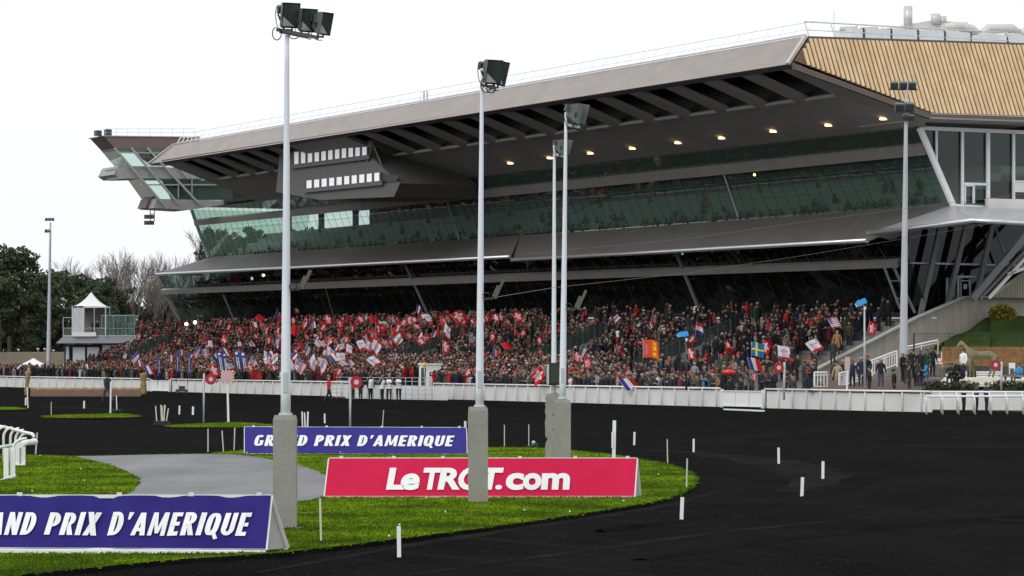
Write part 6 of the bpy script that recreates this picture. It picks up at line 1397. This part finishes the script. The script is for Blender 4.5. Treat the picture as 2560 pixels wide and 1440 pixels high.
# ---------------------------------------------------------------- the packed crowd, one mesh of thousands of figures
def crowd_template(pose):
    """low figure: legs, coat, shoulders, arms, head, hair: vertices and faces with a colour slot per face"""
    g = MB(); 
    def lof(rs, n, m): 
        vs = [(cx+a*math.cos(2*math.pi*i/n), cy+b*math.sin(2*math.pi*i/n), z) for (cx, cy, z, a, b) in rs for i in range(n)]
        g.add(vs, [(k*n+i, k*n+(i+1) % n, (k+1)*n+(i+1) % n, (k+1)*n+i) for k in range(len(rs)-1) for i in range(n)]+[tuple((len(rs)-1)*n+i for i in range(n))], m)
    lof([(-.09, 0, 0, .06, .07), (-.1, 0, .85, .1, .1)], 4, 2); lof([(.09, 0, 0, .06, .07), (.1, 0, .85, .1, .1)], 4, 2)
    lof([(0, 0, .72, .20, .14), (0, 0, 1.05, .19, .14), (0, 0, 1.32, .235, .145), (0, 0, 1.43, .20, .12), (0, 0, 1.50, .07, .065)], 8, 1)
    for s in (-1, 1):
        if pose == 1 and s == 1: pts = [(.2, 0, 1.4), (.30, -.1, 1.55), (.26, -.14, 1.80)]
        elif pose == 2: pts = [(s*.22, 0, 1.38), (s*.3, -.12, 1.36), (s*.10, -.24, 1.58)]
        else: pts = [(s*.24, 0, 1.38), (s*.27, -.02, 1.12), (s*.2 if pose == 3 else s*.26, -.2 if pose == 3 else -.04, 1.05 if pose == 3 else .88)]
        g.tube(pts, [.06, .052, .042], 4, 1, cap=False, smooth=False); g.sphere(pts[-1], .05, 4, 3, 0)
    g.sphere((0, -.01, 1.61), .105, 7, 6, 0, (.82, .95, 1.15)); g.sphere((0, .025, 1.655), .11, 7, 5, 3, (.92, .95, .82))
    return np.array(g.v), g.f, np.array(g.m)
TPL = [crowd_template(i) for i in range(4)]
skins = np.array([(.22, .125, .095), (.19, .105, .08), (.27, .16, .12), (.11, .06, .04), (.23, .13, .10)])
hairs = np.array([(.012, .01, .008), (.045, .028, .016), (.02, .014, .01), (.2, .14, .07), (.09, .055, .03), (.30, .29, .28), (.02, .014, .01), (.02, .014, .01)])
hats = np.array([(.45, .03, .03), (.5, .5, .5), (.01, .01, .012), (.1, .1, .11), (.02, .03, .07), (.5, .03, .03)])
trous = np.array([(.01, .01, .014), (.02, .028, .05), (.03, .026, .02)])
def build_crowd(name, people, label, redf, dim=1.0, fem=1):
    rg = np.random.default_rng(len(people)); VV = []; FF = []; CC = []; o = 0; lens = []
    base = [c for c, w in CW for _ in range(w)]
    for (p, s, rf) in people:
        ti = rg.choice(4, p=[.42, .22, .16, .20]); v, f, m = TPL[ti]; a = FACE+rg.normal()*.45; h = rg.uniform(.92, 1.07); ca, sa = math.cos(a), math.sin(a); w = rg.uniform(1.05, 1.28)
        q = np.stack([(v[:, 0]*ca-v[:, 1]*sa)*h*w, (v[:, 0]*sa+v[:, 1]*ca)*h*w, v[:, 2]*h], 1)+np.array(p); VV.append(q)
        cc = np.array(COL[base[rg.integers(len(base))]]) if rg.random() > rf else np.array((.50, .02, .022) if rg.random() < .8 else (.6, .6, .6))
        pal = np.array([skins[rg.integers(5)], cc*rg.uniform(.35, .95), trous[rg.integers(3)], hats[rg.integers(6)] if rg.random() < .22 else hairs[rg.integers(8)]])*dim
        for fc, mm in zip(f, m): FF.append([o+i for i in fc]); CC.append(np.repeat(pal[mm][None], len(fc), 0))
        o += len(v)
    V_ = np.concatenate(VV); me = bpy.data.meshes.new(name); me.vertices.add(len(V_)); me.vertices.foreach_set('co', V_.ravel())
    ls = np.array([len(f) for f in FF]); me.loops.add(int(ls.sum())); me.loops.foreach_set('vertex_index', np.concatenate([np.array(f) for f in FF])); me.polygons.add(len(FF)); me.polygons.foreach_set('loop_start', np.concatenate([[0], np.cumsum(ls)[:-1]])); me.polygons.foreach_set('loop_total', ls)
    me.update(calc_edges=True); at = me.color_attributes.new('Col', 'FLOAT_COLOR', 'CORNER'); c4 = np.ones((int(ls.sum()), 4)); c4[:, :3] = np.concatenate(CC); at.data.foreach_set('color', c4.ravel())
    me.materials.append(CROWD); ob = bpy.data.objects.new(name, me); col.objects.link(ob); return tag(ob, label, 'crowd', kind='stuff')
CROWD = attrcol('crowd_cloth')
def redness(p):
    px = 1280+F*p.x/p.y; return .03 if px > 1500 else (.06 if px > 1300 else (.15 if px > 640 else .08))
build_crowd('crowd', [(tuple(p), s, redness(p)) for (p, zn, k, s, t) in rest], 'dense crowd of spectators in dark coats and red scarves packing the terraces and paving', 0)
# guests behind the glass: upper restaurant tiers and the lower hall
ins = []
for k in range(3):
    s = 41
    while s < 176:
        if rr.random() < (.8, .25, .12)[k]: ins.append((tuple(L(s, 32.25+k*1.15, 13.85+k*.55-(1.15, 1.0, .5)[k])), s, .0))
        s += rr.uniform(.6, 1.5)
build_crowd('guests', ins, 'guests seated and standing in dark clothes behind the upper glazing', 0)
ins = []
for lvl, z in ((0, 5.7), (1, 9.8)):
    for t in (32.6, 33.5, 34.4):
        s = 42
        while s < 188:
            if rr.random() < .7: ins.append((tuple(L(s, t, z+(t-32.6)*.3)), s, .05))
            s += rr.uniform(.6, 1.3)
build_crowd('guests', ins, 'people standing dimly behind the lower glazed facade', 0)
# on the pavilion deck
for i, (x, cn) in enumerate(((232, 'dark brown'), (243, 'black'), (208, 'grey'), (172, 'black'), (289, 'navy'), (300, 'black'))):
    p = W(x, 841, YP+1.2); put_person(p, 'stand', cn, ['person in dark brown on the pavilion deck before the tent', 'person in black at the right side of the tent on the deck', 'person in grey under the tent', 'person in black at the left end of the deck', 'person in navy inside the glass box', 'person in black inside the glass box'][i], .2)
# ================================================================== FLAGS
FLAGM = attrcol('flag_cloth', .8); POLEW = mat('flag_stick', (.45, .43, .40), .6)
RED, WHT, BLU, YEL, NVY, CY = (.50, .016, .018), (.62, .61, .64), (.035, .04, .26), (.80, .55, .02), (.03, .03, .14), (.01, .16, .38)
def star(u, v, cu=.5, cv=.5, r0=.36, r1=.16, n=5):
    x, y = (u-cu), (v-cv)*.8; a = math.atan2(x, y); rad = math.hypot(x, y); k = (a/(2*math.pi)*n) % 1; k = abs(k-.5)*2; return rad < (r1+(r0-r1)*k**1.4)
def design(kind):
    def f(u, v):
        if kind == 'redstar':
            if star(u, v, r0=.40, r1=.20) and not star(u, v, r0=.30, r1=.13): return WHT
            if star(u, v, r0=.30, r1=.13): return (.55, .12, .12) if (int(v*14) % 2) else WHT
            return RED
        if kind == 'whitestar':
            if star(u, v, r0=.34, r1=.17) and int(v*12) % 2: return (.45, .25, .35)
            if v < .16 or (u > .9 and v < .5): return RED
            return WHT
        if kind == 'french': return BLU if u < .34 else (WHT if u < .67 else RED)
        if kind == 'dutch': return RED if v > .66 else (WHT if v > .33 else BLU)
        if kind == 'us':
            if u < .42 and v > .46: return WHT if (int(u*24) % 2 and int(v*20) % 2) else BLU
            return RED if int(v*11) % 2 == 0 else WHT
        if kind == 'swedish': return YEL if (.30 < u < .44 or .42 < v < .58) else CY
        if kind == 'orange': return (YEL if abs(u-.72) < .10 and .15 < v < .85 and int(v*9) % 3 else (.75, .12, .02)) if u > .5 else ((.5, .2, .2) if abs(u-.22) < .1 and .2 < v < .75 else (.72, .08, .03))
        if kind == 'red': return RED
        return WHT
    return f
FM = {}
def flag_mesh(kind, var):
    key = (kind, var)
    if key in FM: return FM[key]
    nx, ny = 22, 16; rr_ = random.Random(hash(kind) % 100+var if False else len(kind)*7+var); ph = rr_.uniform(0, 6); amp = rr_.uniform(.05, .13); droop = rr_.uniform(.05, .6); f = design(kind); V_ = []; F_ = []; C_ = []
    for j in range(ny+1):
        for i in range(nx+1):
            u_, v = i/nx, j/ny; V_.append((u_*(.92-.08*droop), amp*math.sin(u_*8+ph+v*1.5)*u_*2, v-droop*u_*u_+.03*math.sin(u_*6+ph)))
    for j in range(ny):
        for i in range(nx): F_.append((j*(nx+1)+i, j*(nx+1)+i+1, (j+1)*(nx+1)+i+1, (j+1)*(nx+1)+i)); C_ += [f((i+.5)/nx, (j+.5)/ny)]*4
    me = bpy.data.meshes.new('cloth'); me.from_pydata(V_, [], F_); at = me.color_attributes.new('Col', 'FLOAT_COLOR', 'CORNER'); at.data.foreach_set('color', [x for c in C_ for x in (*c, 1)]); me.materials.append(FLAGM); me.polygons.foreach_set('use_smooth', [True]*len(F_)); FM[key] = me; return me
STICK = {}
def stick(ln, r):
    if ln not in STICK: g = MB(); g.tube([(0, 0, -ln), (0, 0, 1.04)], r, 5); o = g.build('stick', POLEW); STICK[ln] = o.data; bpy.data.objects.remove(o)
    return STICK[ln]
flags = [('redstar', x, y, 1) for x, y in ((553, 806), (633, 804), (602, 823), (670, 827), (676, 851), (560, 846), (742, 775), (822, 797), (853, 808), (903, 797), (917, 844), (966, 816), (992, 801), (1000, 822), (1011, 808), (1042, 813), (1023, 837), (962, 853), (976, 858), (740, 877), (685, 919), (537, 924), (626, 917), (827, 853), (1088, 786), (1158, 797), (1219, 795), (1240, 792), (1252, 792), (1295, 790), (1233, 841), (1309, 834), (1351, 849), (1472, 908), (1170, 929), (1638, 795), (1733, 851), (1728, 882), (1822, 860), (1916, 865), (1887, 941), (2184, 821), (347, 840), (765, 812), (790, 838), (884, 822), (935, 835), (1065, 845), (700, 838), (735, 800), (868, 850), (1060, 802), (1110, 800), (1200, 805), (640, 840), (655, 812), (940, 800), (1025, 800), (1270, 803), (780, 795), (1442, 890), (1545, 868), (850, 930), (575, 820), (950, 820), (810, 822))]
flags += [('whitestar', x, y, 1) for x, y in ((641, 811), (770, 872), (811, 858), (850, 865), (862, 853), (873, 872), (924, 867), (943, 870), (997, 851), (785, 905), (808, 900), (858, 907), (690, 898), (664, 886), (527, 860), (1068, 792), (1543, 797), (1545, 834), (830, 880), (905, 860), (600, 860), (1120, 825), (745, 905))]
fq = random.Random(77)
flags += [('redstar' if fq.random() < .62 else 'red' if fq.random() < .8 else 'whitestar', round(fq.triangular(560, 1330, 950)), round(fq.uniform(792, 868)), 1) for _ in range(34)]
flags += [('whitestar', 1960, 879, 1.15), ('whitestar', 2035, 862, 1.15), ('redstar', 1349, 937, 1.25), ('redstar', 1146, 789, 1.5)]
flags += [('french', x, y, 1) for x, y in ((567, 877), (787, 811), (697, 858), (990, 893), (697, 787), (1049, 773), (1089, 837), (1458, 882), (1628, 811), (218, 916), (342, 896), (430, 895), (478, 893), (372, 921), (50, 917), (350, 905), (455, 880), (600, 880), (1240, 880))]+[('french', 1571, 955, 1.15), ('french', 1886, 905, 1.1), ('dutch', 1751, 820, 1.1), ('swedish', 1895, 873, 1.25), ('orange', 1628, 870, 1.7), ('us', 2085, 804, 1.0), ('us', 520, 884, 1), ('us', 751, 914, 1.2), ('us', 777, 815, 1), ('us', 314, 889, 1), ('us', 880, 905, 1)]
desc = {'redstar': 'red flag with a white star emblem', 'whitestar': 'white flag with a small emblem and red corner', 'french': 'blue, white and red tricolour flag', 'dutch': 'red, white and blue horizontally striped flag', 'swedish': 'blue flag with a yellow cross', 'orange': 'large orange and yellow banner', 'us': 'small stars and stripes flag', 'red': 'plain deep red flag'}
byk = {}
for i, f in enumerate(flags): byk.setdefault(f[0], []).append(f)
for k_ in byk: byk[k_].sort(key=lambda f: f[1])
flags += [(fq.choice(['french', 'whitestar', 'us', 'whitestar', 'french']), round(fq.triangular(380, 980, 760)), round(fq.uniform(848, 915)), 1) for _ in range(26)]
byk = {}
for i, f in enumerate(flags): byk.setdefault(f[0], []).append(f)
for k_ in byk: byk[k_].sort(key=lambda f: f[1])
fr = random.Random(11)
for (kind, x, y, sz) in flags:
    hm = (.74 if sz > 1.05 else fr.choice([.5, .6, .7, .8, .95]))*sz; p, t = solve(x, y+10*sz+8, 1.72, .6, 29.9); pc = W(x, y, p.y-.25); r = bpy.data.objects.new('flag', None); col.objects.link(r); big = sz > 1.1
    w = hm*1.0; ang = fr.uniform(-1.1, 1.1) if not big else fr.uniform(-.15, .15); tilt = fr.uniform(-.9, .9) if kind not in ('swedish', 'orange') else 0
    if kind == 'swedish': tilt = .02
    M = Matrix.Rotation(ang, 4, 'Z') @ Matrix.Rotation(tilt, 4, 'Y'); r.location = pc-(M.to_3x3() @ Vector((w*.46, 0, hm*.5))); r.rotation_euler = M.to_euler(); r.scale = (w*fr.uniform(.75, 1.0) if not big else w, w, hm)
    idx = byk[kind].index((kind, x, y, sz)); n_ = len(byk[kind])
    lb = desc[kind]+(f', {ordi(idx)} such flag from the left' if n_ > 1 else ' held up over the crowd')
    tag(r, lb, 'flag', 'flags waved by the crowd'); v_ = fr.randrange(5) if kind not in ('swedish', 'orange') else 0; c = bpy.data.objects.new('cloth', flag_mesh(kind, v_)); col.objects.link(c); c.parent = r; s_ = bpy.data.objects.new('stick', stick(.55, .014)); col.objects.link(s_); s_.parent = r
# tall feather banners
NV = mat('navy_banner', (.035, .035, .16), .7)
for (x, y0, y1, w, nm, style) in ((398, 885, 935, 7, 'left slim white and blue feather banner', 0), (444, 878, 930, 7, 'middle slim white and blue feather banner', 0), (473, 880, 935, 8, 'right slim white and blue feather banner', 0), (548, 876, 932, 14, 'first wide navy feather banner from the left, with a pale star', 1), (561, 879, 932, 10, 'second navy feather banner, narrow and overlapping the first', 1), (591, 873, 937, 16, 'third navy feather banner, left one of the right hand pair', 1), (607, 876, 937, 16, 'fourth navy feather banner, rightmost, with a curved top', 1)):
    Y = 268; a = W(x-w/2, y1, Y); s_ = Y/F; hgt = (y1-y0)*s_; ww = w*s_; r = empty('feather_banner', a, nm, 'feather banner', 'tall feather banners at the rail'); g = MB(); n = 12; lean = -.35 if style else .0
    prof = [(0+lean*(1-i/n)*0, i/n) for i in range(n+1)]; vs = []
    for i in range(n+1):
        k = i/n; wd = ww*(1 if k < .75 else max(.12, math.sqrt(max(0, 1-((k-.75)/.26)**2)))); sh = (.25-k*.25)*style*ww*2.2; vs += [a+Vector((sh, .03*math.sin(k*7), hgt*k)), a+Vector((sh+wd, .05*math.sin(k*6+1), hgt*k))]
    g.add(vs, [(2*i, 2*i+1, 2*i+3, 2*i+2) for i in range(n)])
    def ptb(k, f): i = min(n-1, int(k*n)); fr_ = k*n-i; l_ = Vector(vs[2*i]).lerp(Vector(vs[2*i+2]), fr_); r_ = Vector(vs[2*i+1]).lerp(Vector(vs[2*i+3]), fr_); return l_.lerp(r_, f)+Vector((0, -.03, 0))
    if style:
        c = ptb(.84, .45); sr = ww*.32; g.add([c+Vector((sr*(1 if i % 2 == 0 else .42)*math.sin(i*math.pi/5), 0, sr*(1 if i % 2 == 0 else .42)*math.cos(i*math.pi/5))) for i in range(10)], [tuple(range(10))], 1)
    rb = random.Random(int(x))
    for lane in ((.34, .62) if style else (.5,)):      # upright rows of small white capitals
        k = .10
        while k < .68: hk = rb.uniform(.022, .045); g.quad(ptb(k, lane-.08), ptb(k, lane+.08), ptb(k+hk, lane+.08), ptb(k+hk, lane-.08), 1); k += hk+.016
    g.build('cloth', [NV, LETTER], r); g = MB(); g.tube([a+Vector((0, .03, -.9))]+[Vector(vs[2*i])+Vector((0, .03, 0)) for i in range(n+1)], .025, 6); g.build('pole', DARKM, r)
# balloon, TV lights, small things in the crowd
p, t = solve(1823, 935, 1.9); g = MB(); g.sphere(W(1823, 931, p.y), .36, 14, 9, 0, (1.15, .8, .5)); tag(g.build('balloon', mat('red_foil', (.62, .03, .02), .3), org=p), 'shiny red balloon above the person with the turned back', 'balloon')
for (x, y, nm) in ((466, 810, 'left of the two glaring lamps at the far end of the crowd'), (488, 806, 'right of the two glaring lamps at the far end of the crowd')):
    p, t = solve(x, y, 2.2); g = MB(); g.sphere(W(x, y, p.y), .17, 12, 8); g.tube([W(x, y+2, p.y+.1), p], .03, 5, m=1); g.box(W(x, y, p.y+.25), (.4, .3, .4), 1); tag(g.build('work_lamp', [emit('lamp_glare', (1, .93, .78), 9), DARKM], org=p), nm, 'lamp', 'pair of work lamps')
